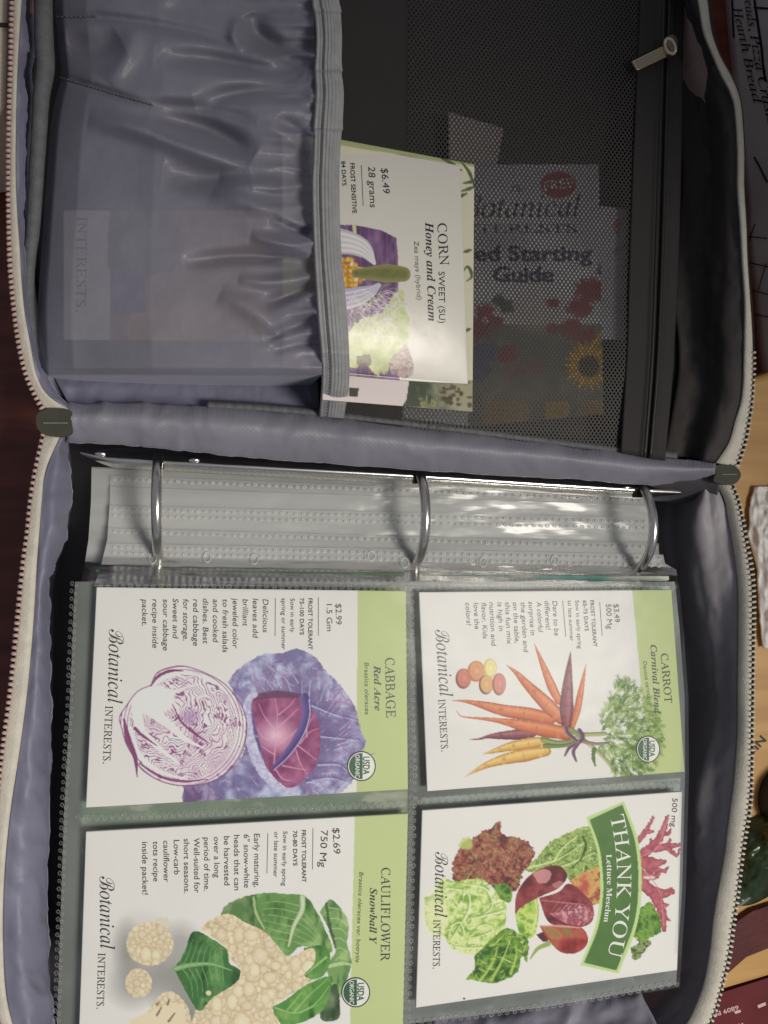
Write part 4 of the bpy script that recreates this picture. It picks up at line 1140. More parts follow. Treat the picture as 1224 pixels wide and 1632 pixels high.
fabric('hinge_lining', [[(80, 590, .0495), (280, 596, .0495), (505, 598, .0495)], [(92, 612, .0515), (280, 618, .0515), (508, 622, .0515)], [(104, 634, .0535), (280, 638, .0535), (508, 648, .0535)], [(110, 652, .058), (280, 656, .058), (508, 672, .058)]], 150, 8, M['lining_side'], .0014, .014, 61)
# grey bound cord along the left wall
cd = curve([(70, -80), (69, 0), (70, 60), (72, 110), (66, 150), (63, 200), (59, 260), (56, 310), (52, 370), (47, 410), (45, 460), (50, 520), (58, 560), (72, 600)], 120, [.070, .072, .072, .070, .066, .056])
cr = np.interp(np.arange(120), [0, 30, 45, 70, 95, 119], [.0028, .0031, .0026, .0024, .0020, .0012])
V, q = tube(P(cd[:, 0], cd[:, 1], cd[:, 2]), cr, 14); part(mesh_obj('bound_cord', V, q, [M['binding']]))

# --- the spine band between the halves
sA = [(104, 644, .060), (230, 643, .060), (300, 647, .060), (400, 654, .060), (545, 668, .060), (740, 692, .060), (950, 718, .060), (1060, 730, .059), (1141, 737, .058)]
sB = [(108, 705, .057), (230, 711, .057), (330, 722, .057), (400, 729, .057), (650, 747, .057), (800, 756, .057), (1000, 769, .056), (1085, 773, .050), (1139, 762, .050)]
sA_, sB_ = catmull(sA, 12), catmull(sB, 12)
m1 = sA_ * .7 + sB_ * .3; m1[:, 2] = .0660; m2 = sA_ * .35 + sB_ * .65; m2[:, 2] = .0640
und = sB_ + np.array([0, -16, 0]); und[:, 2] = .050
und2 = sB_ + np.array([0, -30, 0]); und2[:, 2] = .012
top2 = sA_ + np.array([0, 6, 0]); top2[:, 2] = .050
fabric('spine_band', [top2, sA_, m1, m2, sB_, und, und2], 220, 8, satin('twill spine lining', (0.25, 0.247, 0.295), 0.5, weave=0.00005), .0012, .018, 51)
# ribbed binding along the seam
sb = catmull([(330, 647, .0615), (420, 652, .0615), (545, 664, .0615), (740, 687, .0615), (950, 714, .0610), (1080, 728, .060)], 200)
G = np.stack([P(sb[:, 0], sb[:, 1] - 9, sb[:, 2] - .003), P(sb[:, 0], sb[:, 1] - 4, sb[:, 2]), P(sb[:, 0], sb[:, 1] + 3, sb[:, 2])], 0)
G[1:, :, 2] += (.0002 * np.sin(np.arange(200) * 1.6))
V, q = thicken(G, .0006); part(quad_mesh('seam_binding', V, q, [M['binding']]))
# end tabs
for pts, zt in (([(57, 670), (61, 658), (80, 651), (112, 654), (114, 672), (113, 690), (95, 696), (72, 693), (60, 683)], .0665), ([(1139, 742), (1160, 739), (1175, 746), (1181, 757), (1174, 769), (1160, 773), (1138, 767), (1141, 755)], .0625)):
    V, F = prism(pts, zt - .004, zt, 48); tb_ = part(mesh_obj('end_tab', V, F, [M['olive']], None, False))
    x0_ = min(p[0] for p in pts) + 14; x1_ = max(p[0] for p in pts) - 8; ym_ = sum(p[1] for p in pts) / len(pts); sb_ = Bag()
    for xx in np.linspace(x0_, x1_, 9): sb_.add(*ball(P(xx, ym_, zt + .0001), (np.array([.00055, 0, 0]), np.array([0, .0002, 0]), np.array([0, 0, .0002])), 6, 4))
    sb_.build('stitching', [M['band']], tb_)

# ================================================================== PACKETS AND PAPERS IN THE COVER
COVER = 'papers tucked behind the net of the cover'
g4 = [(655, 262), (954, 262), (962, 660), (640, 690)]
zg = zplane(g4, [.058] * 4, .001, 2)
slip4 = [(714, 178), (803, 204), (792, 262), (716, 268)]
zs_ = zplane(slip4, [.0555] * 4, .0)
cs = Canvas(700, 160, 820, 290, (188, 178, 176))
o = sheet('paper_slip', slip4, zs_, cs, [M['print_dull']], 4, .0004)
tag(o, 'plain pinkish paper slip sticking up behind the net, above the white booklet', 'paper slip')
cb = Canvas(900, 300, 1020, 640, (186, 186, 196))
cb.ellipse((984, 360), 6, 12, (190, 80, 70), .4, .8, jit=.8); cb.stroke([(978, 402), (996, 392)], [2, 2], (60, 60, 80))
b4 = [(900, 320), (1000, 334), (996, 540), (900, 545)]
o = sheet('leaflet', b4, zplane(b4, [.0562] * 4, .0), cb, [M['print_dull']], 2, .0004)
tag(o, 'pale leaflet peeking out on the right behind the white booklet', 'leaflet')
guide = sheet('guide_booklet', g4, zg, paint_guide(), [M['print_dull']], 1.4, .0012)
tag(guide, 'white seed starting booklet with flowers and a red oval, behind black net', 'booklet')
L = Lettering(surf_of(zg))
L.line('Seed Starting', (716, 415.6), (944, 415.6), 24, 'heavy', 'ink_blue'); L.line('Guide', (786, 449), (882, 449), 24, 'heavy', 'ink_blue')
L.line('Botanical', (728, 347), (926, 345), 34, 'script', 'ink'); L.line('INTERESTS.', (722, 371), (930, 371), 13, 'serif', 'ink')
L.line('The', (814, 306), (836, 305), 9, 'italic', 'ink'); L.line('FREE', (868, 304), (914, 298), 15, 'bold', 'ink_white')
L.build(guide)

pic4 = [(514, 217), (756, 262), (753, 656), (514, 637)]
picture, sp_ = packet('pale green illustrated packet peeking out behind the corn packet', pic4, [.0780, .0690, .0690, .0780], .0006, paint_picture(), 'packets in the elastic pocket of the cover', 4, step=1.6)
hid4 = [(101, 335), (560, 335), (560, 545), (101, 541)]
hidden, sh_ = packet('packet seen dimly through the thin satin of the pocket', hid4, [.0650, .0785, .0785, .0650], .0003, paint_hidden(), 'packets in the elastic pocket of the cover', 5, step=2)
L = Lettering(sh_); L.line('INTERESTS.', (123, 345), (121, 497), 15, 'serif', 'ink'); L.build(hidden)

corn4 = [(450, 209), (733, 264), (746, 612), (450, 585)]
corn, sc_ = packet('corn packet with purple cloth picture standing in the elastic pocket', corn4, [.0835, .0775, .0775, .0875], .0010, paint_corn(), 'packets in the elastic pocket of the cover', 6, mat='print_gloss', curl=-.0060,
                   nudge=lambda U, V: np.stack([6 * np.sin(math.pi * V) * 0 + 0 * U, 5 * U * 0 + 4 * np.sin(math.pi * U) * (V > .98)], -1))
L = Lettering(sc_)
L.line('$6.49', (607.5, 268), (611, 309), 11, 'slant'); L.line('28 grams', (587, 265.5), (590, 331), 11, 'slant'); L.rule((576, 263), (579, 328))
L.line('FROST SENSITIVE', (558, 260), (562, 340), 7, 'bold'); L.line('84 DAYS', (544, 257), (546, 296), 6.5, 'bold')
L.line('CORN', (697, 356), (701, 423), 14, 'serif'); L.line('SWEET (SU)', (699, 433), (700, 515), 10, 'sans')
L.line('Honey and Cream', (678, 354), (683, 512), 12.5, 'bolditalic'); L.line('Zea mays (hybrid)', (660, 384), (665, 478), 7.5, 'thinslant', 'ink_pale')
L.build(corn)

# ================================================================== ELASTIC POCKET, BAND, NET
nx, ny = 190, 290
left = catmull([(96, -90), (88, 0), (92, 60), (97, 120), (88, 160), (80, 210), (74, 290), (66, 400), (60, 500), (64, 596)], ny)
right = catmull([(500, -90), (500, 0), (502, 110), (503, 200), (500, 300), (502, 400), (508, 500), (514, 597)], ny)
U, Vv = np.meshgrid(np.linspace(0, 1, nx), np.linspace(0, 1, ny))
X = left[:, 0:1] * (1 - U) + right[:, 0:1] * U; Y = left[:, 1:2] * (1 - U) + right[:, 1:2] * U
Y = Y + 5 * (U - .5) * 2 * (Vv > .9) * 0
zb = np.interp(U, [0, .03, .12, .4, .75, .93, 1], [.060, .069, .0765, .0865, .0915, .0925, .0920])
zb = zb * np.interp(Vv, [0, .1, .35, .9, .985, 1], [.90, .93, .985, 1.0, .985, .93])
near = np.clip((U - .52) / .48, 0, 1) ** 2.2
gy = Y + 26 * (fbm(X * .012, Y * .02, 3) - .45)
zbase = zb.copy()
g = ridge(X * .0040, gy * .0165, 61, 2) - .5 + .55 * (ridge(X * .007, gy * .034, 63, 2) - .5)
zb = zb + near * .0125 * g
sm = np.clip((U - .93) / .07, 0, 1); zb = zb + sm * .0011 * np.sin(gy * .20 + 4 * fbm(gy * .03, X * 0, 5))
w1 = fbm((X + .55 * Y) * .0045 + fbm(X * .005, Y * .005, 71) * 1.0, (Y - .42 * X) * .0095, 73, 2) - .40
zb = zb + .016 * w1 * np.interp(Vv, [0, .3, .55, 1], [1.3, 1.2, .55, .25]) * np.clip(U * 6, 0, 1)
def crease(pts, w, d):
    global zb
    p = catmull(pts, 130); D = np.full(X.shape, 1e9); E = np.zeros(X.shape)
    for k, a in enumerate(p):
        q = np.hypot(X - a[0], Y - a[1]); m = q < D; D = np.where(m, q, D); E = np.where(m, math.sin(math.pi * (k + .5) / 130) ** .7, E)
    zb = zb - d * E * np.exp(-(D / w) ** 2)
for pts, w_, d_ in (([(95, 123), (140, 136), (190, 152), (235, 165)], 7, .0022), ([(225, 164), (320, 172), (410, 192)], 10, .0024), ([(80, 28), (180, 30), (300, 50), (410, 80)], 10, .0022),
                    ([(100, 70), (150, 80), (190, 60)], 26, .004), ([(215, 40), (200, 90), (170, 130)], 18, -.0030), ([(245, 90), (330, 95), (420, 112), (495, 122)], 17, .0052), ([(400, 20), (420, 65), (490, 105)], 17, .0050), ([(380, 30), (372, 60), (390, 80)], 9, -.002),
                    ([(310, 165), (400, 145), (495, 150)], 14, .0045), ([(140, 192), (220, 205), (300, 235), (408, 272)], 17, -.0052), ([(240, 183), (330, 205), (405, 250)], 20, .0068), ([(260, 275), (330, 285), (400, 278)], 22, .0045), ([(340, 300), (420, 330), (485, 358)], 18, -.0034), ([(350, 285), (380, 290), (470, 300)], 12, -.003),
                    ([(290, 418), (380, 408), (490, 415)], 11, .0042), ([(380, 445), (430, 450), (495, 440)], 10, -.003), ([(420, 485), (460, 470), (500, 455)], 9, .004), ([(350, 470), (410, 500), (485, 565)], 17, -.0032), ([(420, 540), (470, 520), (505, 505)], 9, .004), ([(430, 560), (470, 550), (508, 545)], 8, .003), ([(400, 375), (450, 390), (495, 400)], 12, -.0034), ([(430, 350), (470, 365), (495, 372)], 8, .0036), ([(440, 190), (480, 215), (500, 250)], 12, .004)):
    crease(pts, w_, d_ * 1.5)
zb = zb + .0005 * (fbm(X * .04, Y * .04, 81) - .45)
fade = np.interp(Vv, [0, .90, .975, 1], [1, 1, .35, .1]); zb = zbase + (zb - zbase) * fade
G = P(X, Y, zb)
drop = G[-1:].copy(); drop[..., 2] = .052; drop2 = G[-1:].copy(); drop2[..., 2] = G[-1:, :, 2] - .004
GG = np.concatenate([G, drop2, drop], 0)
pocket = part(quad_mesh('elastic_pocket', GG.reshape(-1, 3), grid_quads(GG.shape[0], GG.shape[1]), [M['pocket']]))
# stitched seam on the pocket
b = Bag()
zbt = lambda px, py: zb[np.argmin(np.abs(Y[:, 60] - py)), np.argmin(np.abs(X[np.argmin(np.abs(Y[:, 60] - py))] - px))]
for a in catmull([(98, 124), (140, 137), (190, 152), (240, 166)], 26):
    c = P(a[0], a[1], zbt(*a) + .0006); b.add(*ball(c, (np.array([.0009, -.0003, 0]), np.array([.0001, .0003, 0]), np.array([0, 0, .0003])), 6, 4))
for a in catmull([(92, 27), (120, 27), (150, 26)], 9):
    c = P(a[0], a[1], zbt(*a) + .0006); b.add(*ball(c, (np.array([.0009, -.0002, 0]), np.array([.0001, .0003, 0]), np.array([0, 0, .0003])), 6, 4))
st = b.build('stitching', [M['binding']], pocket)
# band: ribs run lengthways, three folded steps
le = catmull([(502, -90), (498, 0), (501, 18), (504, 60), (502, 110), (503, 150), (500, 200), (499, 250), (497, 300), (500, 400), (506, 500), (513, 590), (509, 664)], 300)
re = catmull([(548, -90), (540, -10), (543, 20), (545, 60), (544, 108), (548, 150), (545, 202), (542, 250), (541, 300), (544, 400), (553, 500), (557, 600), (548, 667)], 300)
w = np.linspace(0, 1, 46)[:, None]
Xb = le[None, :, 0] * (1 - w) + re[None, :, 0] * w; Yb = le[None, :, 1] * (1 - w) + re[None, :, 1] * w
yy = le[None, :, 1]
step = np.zeros_like(yy)
for y0 in (20, 112, 205): step = step + np.where(yy < y0, 1.0, 0.0) * np.exp(-np.clip(y0 - yy, 0, None) / 30) * .0022
Xb = Xb + 3.0 * sum(np.where(yy < y0, np.exp(-np.clip(y0 - yy, 0, None) / 14), 0) for y0 in (20, 112, 205)) * (w - .3)
zz = np.interp(yy, [-90, 0, 200, 560, 620, 664], [.086, .089, .0935, .0945, .080, .063]) + .00022 * np.cos(w * 2 * math.pi * 8.0) * (w > .30) + .0006 * np.sin(np.pi * np.clip((w - .0) / .12, 0, 1)) - .0006 * np.exp(-((w - .28) / .03) ** 2) - step + .0018 * np.sin(math.pi * w) + .0004 * np.sin(yy * .045)
V, q = thicken(P(Xb, Yb, zz), .0009)
band = part(quad_mesh('elastic_band', V, q, [M['band']]))
b = Bag()
for k in range(0, 300, 2):
    c = P(Xb[13, k], Yb[13, k], zz[13, k] + .0001); d = P(Xb[13, min(k + 1, 299)], Yb[13, min(k + 1, 299)], zz[13, k] + .0001) - c
    d = d / (np.linalg.norm(d) + 1e-9); s_ = np.array([d[1], -d[0], 0])
    b.add(*ball(c, (d * .0008, s_ * .00035, np.array([0, 0, .0003])), 6, 4))
b.build('stitching', [M['binding']], band)

nl = catmull([(640, -90), (640, 100), (640, 300), (640, 500), (640, 683)], 60); nr = catmull([(1024, -90), (1020, 30), (1008, 300), (1003, 450), (1000, 560), (990, 722)], 60)
w = np.linspace(0, 1, 70)[None, :]
Xn = nl[:, 0:1] * (1 - w) + nr[:, 0:1] * w; Yn = nl[:, 1:2] * (1 - w) + nr[:, 1:2] * w
zn = .0625 + .002 * (fbm(Xn * .008, Yn * .008, 91) - .4) + np.interp(Yn, [600, 700], [0, -.002]) 
net = part(quad_mesh('net_pocket', P(Xn, Yn, zn).reshape(-1, 3), grid_quads(60, 70), [M['net']]))
# plain strip of dark lining left of the net, and the zip strip on its right
G, A = loft([[(500, -90, .066), (500, 300, .066), (520, 660, .060)], [(560, -90, .0655), (560, 300, .0655), (580, 672, .0605)], [(652, -90, .0640), (648, 300, .0640), (642, 684, .0610)]], 60, 8)
V, q = thicken(displace(G, .0012 * (fbm(A[..., 0] * .03, A[..., 1] * .01, 95) - .4)), .0006); part(quad_mesh('net_border', V, q, [M['netband']]))
zr = catmull([(1094, -90), (1090, 35), (1085, 300), (1080, 450), (1072, 600), (1060, 735)], 60)
w = np.linspace(0, 1, 30)[None, :]
Xz = nr[:, 0:1] * (1 - w) + zr[:, 0:1] * w; Yz = nr[:, 1:2] * (1 - w) + zr[:, 1:2] * w
zz2 = .0632 + .0009 * (np.exp(-((w - .48) / .05) ** 2) + np.exp(-((w - .72) / .05) ** 2)) - .0006 * np.exp(-((w - .6) / .03) ** 2) + 0 * Xz
V, q = thicken(P(Xz, Yz, zz2), .0008); strip = part(quad_mesh('zip_strip', V, q, [M['netband']]))
b = Bag()
for ww in (.53, .66):
    xs = nr[:, 0] * (1 - ww) + zr[:, 0] * ww; ys = nr[:, 1] * (1 - ww) + zr[:, 1] * ww
    b.add(*tube(P(xs, ys, .0638), .0008, 8))
b.build('coil', [M['coil']], strip)
# zip pull: slider, loop and flat tag
pull = bpy.data.objects.new('zip_pull', None); pull.location = P(1070, 72, .066); link(pull); adopt(pull, case)
def pp(o):
    o.parent = pull; o.matrix_parent_inverse = Matrix.Translation(Vector(P(1070, 72, .066))).inverted(); return o
V, F = prism([(1007, 97), (1016, 112), (1020, 111), (1071, 87), (1070, 78), (1062, 70)], .0655, .0672); 
o = mesh_obj('tag', V, F, [M['gold']], None, False); bv = o.modifiers.new('bevel', 'BEVEL'); bv.width = .0005; bv.segments = 2; pp(o)
th = np.linspace(0, 2 * math.pi, 28)
lp_ = P(1068 + 8 * np.cos(th) + 3 * np.sin(th), 74 + 12 * np.sin(th), .0688 + .0012 * np.cos(th))
V, F = tube(lp_, .0009, 8, False); pp(mesh_obj('loop', V, F, [M['gold']]))
V, F = prism([(1062, 60), (1072, 55), (1080, 62), (1079, 82), (1070, 90), (1062, 80)], .0640, .0665, 30); o = mesh_obj('slider', V, F, [M['gold']], None, False); pp(o)

# ================================================================== RING BINDER
rb_ = bpy.data.objects.new('ring_binder', None); rb_.location = P(600, 758, .037); link(rb_); adopt(rb_, case)
RBL = Vector(P(600, 758, .037))
def rp_(o):
    o.parent = rb_; o.matrix_parent_inverse = Matrix.Translation(RBL).inverted(); return o
rail = catmull([(128, 721), (150, 727), (180, 733), (240, 737), (500, 751), (663, 760), (900, 775), (1018, 782), (1085, 785)], 160)
ww = np.interp(np.linspace(0, 1, 160), [0, .03, .06, .93, .97, 1], [.15, .6, 1, 1, .5, .25])
rows = []
for dy, z in ((-20, .0440), (-14, .0485), (-8, .0512), (-3, .0522), (1, .0522), (4, .0514), (8, .0495), (13, .0450), (13, .042)):
    rows.append(P(rail[:, 0], rail[:, 1] + dy * ww, .0522 + (z - .0522) * ww))
rp_(quad_mesh('rail_plate', np.stack(rows).reshape(-1, 3), grid_quads(9, 160), [M['chrome']]))
for (x, y) in ((160, 725), (310, 735), (1000, 779)):
    c = P(x, y - 2, .0518); V, F = ball(c, (np.array([.0022, 0, 0]), np.array([0, .0012, 0]), np.array([0, 0, .0007])), 12, 6); rp_(mesh_obj('rivet', V, F, [M['chrome']]))
for (x, y) in ((252, 739), (669, 762), (1023, 784)):
    c0 = P(x, y, .0522)
    th = np.linspace(math.radians(28), math.radians(232), 60)      # up over the pages and down through their holes
    cy, cz, r = c0[1] - .0157, .0522 - .0110, .0208
    path = np.stack([np.full(60, c0[0]), cy + r * np.cos(th), cz + r * np.sin(th)], 1)
    V, F = tube(path, .0020, 16); rg = rp_(mesh_obj('ring', V, F, [M['chrome']]))
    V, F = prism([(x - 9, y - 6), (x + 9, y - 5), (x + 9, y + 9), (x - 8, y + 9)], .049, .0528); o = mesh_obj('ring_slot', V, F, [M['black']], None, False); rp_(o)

# ================================================================== LOWER PACKETS AND PAGES
def green_canvas(x0, y0, x1, y1, seed, cols):
    c = Canvas(x0, y0, x1, y1, cols[0])
    c.poly([(x0, y0), (x1, y0), (x1, y1), (x0, y1)], lambda X, Y: mixc(mixc(cols[0], cols[1], (fbm(X * .03, Y * .05, seed) - .35) * 3), cols[2], (fbm(X * .022, Y * .06, seed + 4) - .55) * 9), False)
    return c
LOW = 'packets showing green through the gaps of the top page'
lows = [([(152, 908), (645, 913), (650, 1225), (138, 1250)], ((86, 112, 88), (108, 134, 110), (170, 162, 120)), 3, 'green packet of the page below, behind the red cabbage packet'),
        ([(130, 1262), (650, 1240), (645, 1590), (128, 1620)], ((62, 96, 56), (98, 128, 84), (176, 168, 146)), 9, 'green packet of the page below, behind the cauliflower packet'),
        ([(672, 916), (1066, 918), (1086, 1215), (680, 1240)], ((96, 150, 138), (140, 178, 168), (190, 190, 176)), 15, 'teal packet of the page below, behind the carrot packet'),
        ([(672, 1272), (1085, 1240), (1076, 1520), (668, 1580)], ((150, 156, 150), (178, 180, 174), (86, 96, 112)), 21, 'grey green packet of the page below, behind the lettuce packet')]
for c4, cols, sd, lab in lows:
    x0 = min(p[0] for p in c4) - 5; x1 = max(p[0] for p in c4) + 5; y0 = min(p[1] for p in c4) - 5; y1 = max(p[1] for p in c4) + 5
    packet(lab, c4, [.0545, .0545, .0605, .0605] if c4[0][1] < 1000 else [.0605] * 4, .0006, green_canvas(x0, y0, x1, y1, sd, cols), LOW, sd, step=3)

# film pages
def bead_rows(lines, surf, pitch=11.5, r=4.0, seed=0):
    b = Bag(); rs = np.random.RandomState(seed)
    for ln in lines:
        L_ = np.sum(np.linalg.norm(np.diff(np.asarray(ln, float)[:, :2], axis=0), axis=1)); p = catmull(ln, max(3, int(L_ / pitch)))
        d = np.gradient(p, axis=0); d /= np.linalg.norm(d, axis=1, keepdims=True)
        for k in range(len(p)):
            c = p[k] + rs.normal(0, .3, 2); rr = r * rs.uniform(.85, 1.15)
            t = np.linspace(0, 2 * math.pi, 9, endpoint=False); n_ = np.array([-d[k][1], d[k][0]])
            V_ = []
            for q_, h in ((1.0, .0001), (.72, .0006), (.42, .0002)):
                e = c + q_ * rr * (np.cos(t)[:, None] * d[k] * .95 + np.sin(t)[:, None] * n_ * .8)
                V_.append(surf(e[:, 0], e[:, 1], h))
            F_ = [(i * 9 + j, i * 9 + (j + 1) % 9, (i + 1) * 9 + (j + 1) % 9, (i + 1) * 9 + j) for i in range(2) for j in range(9)]
            b.add(np.vstack(V_), F_)
    return b

pl = [(150, 905), (135, 905), (126, 960), (118, 1130), (108, 1300), (98, 1600), (92, 1720)]
PLx = lambda y: np.interp(y, [905, 960, 1130, 1300, 1600, 1720], [127, 124, 117, 108, 98, 93])
PRx = lambda y: np.interp(y, [905, 940, 1000, 1110, 1230, 1420, 1575, 1720], [1079, 1083, 1089, 1097, 1098, 1093, 1083, 1075])
def page_bottom(x): return np.interp(x, [90, 660, 880, 1084], [1712, 1637, 1609, 1573])
def page_z(px, py, base): return base + .0006 * (fbm(px * .011, py * .011, 3) - .45) + np.interp(px, [90, 135, 1085, 1100], [-.0012, 0, 0, -.0015])
PAGES = 'clear pocket pages on the three rings'
def film_page(base, mat, label, dx=0, dy=0, beads=True, seed=0):
    n1, n2 = 120, 100
    u = np.linspace(0, 1, n1)[None, :]; v = np.linspace(0, 1, n2)[:, None]
    yt = 931 + dy; 
    X0 = PLx(yt) + (PRx(yt) - PLx(yt)) * u
    yb = page_bottom(X0) + dy
    Yg = yt + (yb - yt) * v; Xg = PLx(Yg) + (PRx(Yg) - PLx(Yg)) * u + dx
    zf = lambda px, py, d=0: P(px, py, page_z(px, py, base) + d)
    o = quad_mesh('pocket_page', zf(Xg, Yg).reshape(-1, 3), grid_quads(n2, n1), [mat])
    tag(o, label, 'pocket page', PAGES)
    if beads:
        lines = [[(x + dx, y + dy) for x, y in ln] for ln in (
            [(121, 934), (118, 1000), (113, 1130), (104, 1300), (94, 1600), (90, 1700)],
            [(130, 1306), (300, 1300), (480, 1290), (640, 1284)],
            [(657, 935), (658, 1100), (661, 1250), (658, 1400), (655, 1520), (651, 1632)],
            [(668, 1278), (800, 1270), (950, 1258), (1080, 1252)],
            [(160, 933), (400, 935), (655, 938), (900, 938), (1075, 936)],
            [(660, 1633), (880, 1604), (1078, 1568)])]
        lines2 = [[(x + dx, y + dy) for x, y in ln] for ln in ([(664, 1266), (800, 1258), (950, 1247), (1082, 1241)],)]
        bead_rows(lines, zf, 11.8, 4.2, seed).build('weld_seam', [M['weld']], o)
    return o
top_page = film_page(.0692, M['film'], 'topmost clear pocket page, full of picture packets', 0, 0, True, 1)
low_page = film_page(.0625, M['film_low'], 'clear pocket page directly under the topmost one', -6, -4, True, 2)
# binding strips of the pages, stepping down to the rail
def strip_z(y): return np.interp(y, [740, 765, 800, 850, 888, 903, 918, 934], [.0435, .0440, .0446, .0458, .0485, .0520, .0580, .0672])
edges = [(866, 884, 1056), (842, 866, 1050), (806, 826, 1044), (776, 806, 1040), (758, 792, 1038), (746, 786, 1036), (744, 784, 1036)]
def strip_page(i, yl, yr, xr, parent, label):
    n1, n2 = 190, 34
    xl0 = 176 if i < 5 else 146
    u = np.linspace(0, 1, n1)[None, :]; v = np.linspace(0, 1, n2)[:, None]
    ye = yl + (yr - yl) * u; yb = 934 + 0 * u
    Yg = ye + (yb - ye) * v
    Lx = np.interp(Yg, [745, 800, 860, 905, 934], [xl0, xl0 - 1, xl0 - 5, xl0 - 16 if i < 5 else xl0 - 12, 150 if i < 5 else 128])
    Rx = np.interp(Yg, [785, 880, 898, 908, 934], [xr, xr, xr + 4, 1078, 1081])
    Xg = Lx + (Rx - Lx) * u
    zf = lambda px, py, d=0: P(px, py, strip_z(py - (px - 250) * .018) - .0011 * i + .0011 * (fbm(px * .018 + i * 7, py * .05 + i * 3, 31 + i, 3) - .45) + d)
    G = zf(Xg, Yg)
    o = quad_mesh('binding_strip' if parent else 'pocket_page', G.reshape(-1, 3), grid_quads(n2, n1), [M['strip']], parent)
    if not parent: tag(o, label, 'pocket page', PAGES)
    ln = [] if i in (3, 5, 6) else [[(xl0 + 6, yl + 6), (420, yl + 6 + (yr - yl) * .28), (700, yl + 6 + (yr - yl) * .6), (xr - 4, yr + 6)]]
    if i in (0, 2): ln.append([(x, y + 10) for x, y in ln[0]])
    if ln: bead_rows(ln, lambda a, b_, d=0: zf(a, b_, d + .0001), 11, 3.4, i).build('weld_seam', [M['weld_strip']], o)
    return o, zf
s0, zf0 = strip_page(0, *edges[0], top_page, None)
s1, zf1 = strip_page(1, *edges[1], low_page, None)
ords = ['third', 'fourth', 'fifth', 'sixth', 'lowest']
for i in range(2, 7):
    strip_page(i, *edges[i], None, 'edge of the %s clear page, its milky strip stepping down to the rail' % ords[i - 2])
# punched holes of the strip
for (x, y) in ((330, 888), (405, 891), (592, 886), (645, 897), (884, 893), (770, 896), (243, 890)):
    b = Bag(); t = np.linspace(0, 2 * math.pi, 20, endpoint=False); V_ = []
    for r, d in ((9, .0003), (7.6, .0009), (6.4, .0003)): V_.append(zf0(x + r * np.cos(t) * .75, y + r * np.sin(t), d))
    b.add(np.vstack(V_), [(i * 20 + j, i * 20 + (j + 1) % 20, (i + 1) * 20 + (j + 1) % 20, (i + 1) * 20 + j) for i in range(2) for j in range(20)])
    b.build('punched_hole', [M['weld_strip']], s0)

# ================================================================== THE FOUR PACKETS ON TOP
o, s = packet('red cabbage packet with halved purple cabbage, under the first ring', [(154, 936), (647, 942), (650, 1258), (137, 1287)], [ZP] * 4, .0012, paint_cabbage(), PACKETS, 1)
L = Lettering(s)
L.line('$2.99', (535, 962.5), (535.5, 995.5), 9.5); L.line('1.5 Gm', (520.6, 963), (521, 1006), 9); L.rule((507.5, 952), (507.5, 1013))
L.line('FROST TOLERANT', (491.5, 953.5), (491.5, 1035.5), 6.6, 'bold'); L.line('75-100 DAYS', (478, 953), (478, 1012), 6.6, 'bold')
L.line('Sow in early', (463, 954), (463, 1008), 7, 'thin', 'ink_soft'); L.line('spring or summer', (449, 953.5), (449, 1035.5), 7, 'thin', 'ink_soft'); L.rule((439, 953), (438.5, 1014))
for t, x, y0, y1 in (('Delicious', 419, 955, 1008), ('leaves add', 403, 954, 1017), ('brilliant', 387, 955, 998), ('jeweled color', 371, 953, 1033.5), ('to fresh salads', 355, 955, 1040), ('and cooked', 339.5, 955, 1024), ('dishes. Best', 323.5, 954, 1026), ('red cabbage', 308, 955, 1029.5), ('for storage.', 292, 955, 1021), ('Sweet and', 275.5, 954, 1018), ('sour cabbage', 260, 955, 1037), ('recipe inside', 243, 955, 1033), ('packet.', 226.5, 955, 997.6)):
    L.line(t, (x, y0), (x, y1), 9, 'thinslant', 'ink_soft')
brand(L, (174, 1003), (172, 1121), (168, 1125), (164, 1217), 22, 11.5)
L.line('CABBAGE', (614, 1048.6), (616, 1144), 14, 'serif'); L.line('Red Acre', (596, 1060.6), (597.5, 1133), 10.5, 'bolditalic'); L.line('Brassica oleracea', (581, 1056), (582, 1139), 7, 'thinslant', 'ink_olive')
L.build(o); seal(s, (576, 1221), 23, 24, o)

o, s = packet('carrot packet with orange and purple carrots, nearest the zipper with the slider end', [(668, 944), (1070, 940), (1091, 1230), (681, 1261)], [ZP] * 4, .0012, paint_carrot(), PACKETS, 2)
o['label'] = 'carrot packet with a bunch of orange, yellow and purple carrots'
L = Lettering(s)
L.line('$3.49', (978, 963), (980, 992), 8.5); L.line('500 Mg', (966, 963), (968, 1002.7), 8.5); L.rule((956, 960), (960, 1013))
L.line('FROST TOLERANT', (940.6, 957), (946, 1031), 6, 'bold'); L.line('65-75 DAYS', (929, 957), (932.5, 1006), 6, 'bold')
L.line('Sow in early spring', (917, 957), (921.5, 1034), 6.2, 'thin', 'ink_soft'); L.line('to late summer', (905, 957), (909, 1022), 6.2, 'thin', 'ink_soft'); L.rule((897, 957), (902, 1015))
for t, p0, p1 in (('Dare to be', (880.5, 958), (884, 1013.5)), ('different!', (868, 958), (870.5, 1004)), ('A colorful', (855.5, 959), (858.5, 1008)), ('surprise in', (842.5, 959), (846, 1012.6)), ('the garden and', (830, 960), (835, 1040)), ('on the table,', (817.5, 960), (821, 1025)), ('this fun mix', (805, 960), (808.5, 1027)), ('is high in', (793, 960), (795.5, 1006)), ('nutrition and', (780, 960), (783.5, 1030)), ('flavor. Kids', (767.5, 961), (770, 1018)), ('love the', (755, 961), (757, 1003)), ('colors!', (742, 961), (744, 997))):
    L.line(t, p0, p1, 7.8, 'thinslant', 'ink_soft')
brand(L, (694, 1004), (701.5, 1111), (698.5, 1115), (703.5, 1198), 20, 10.5)
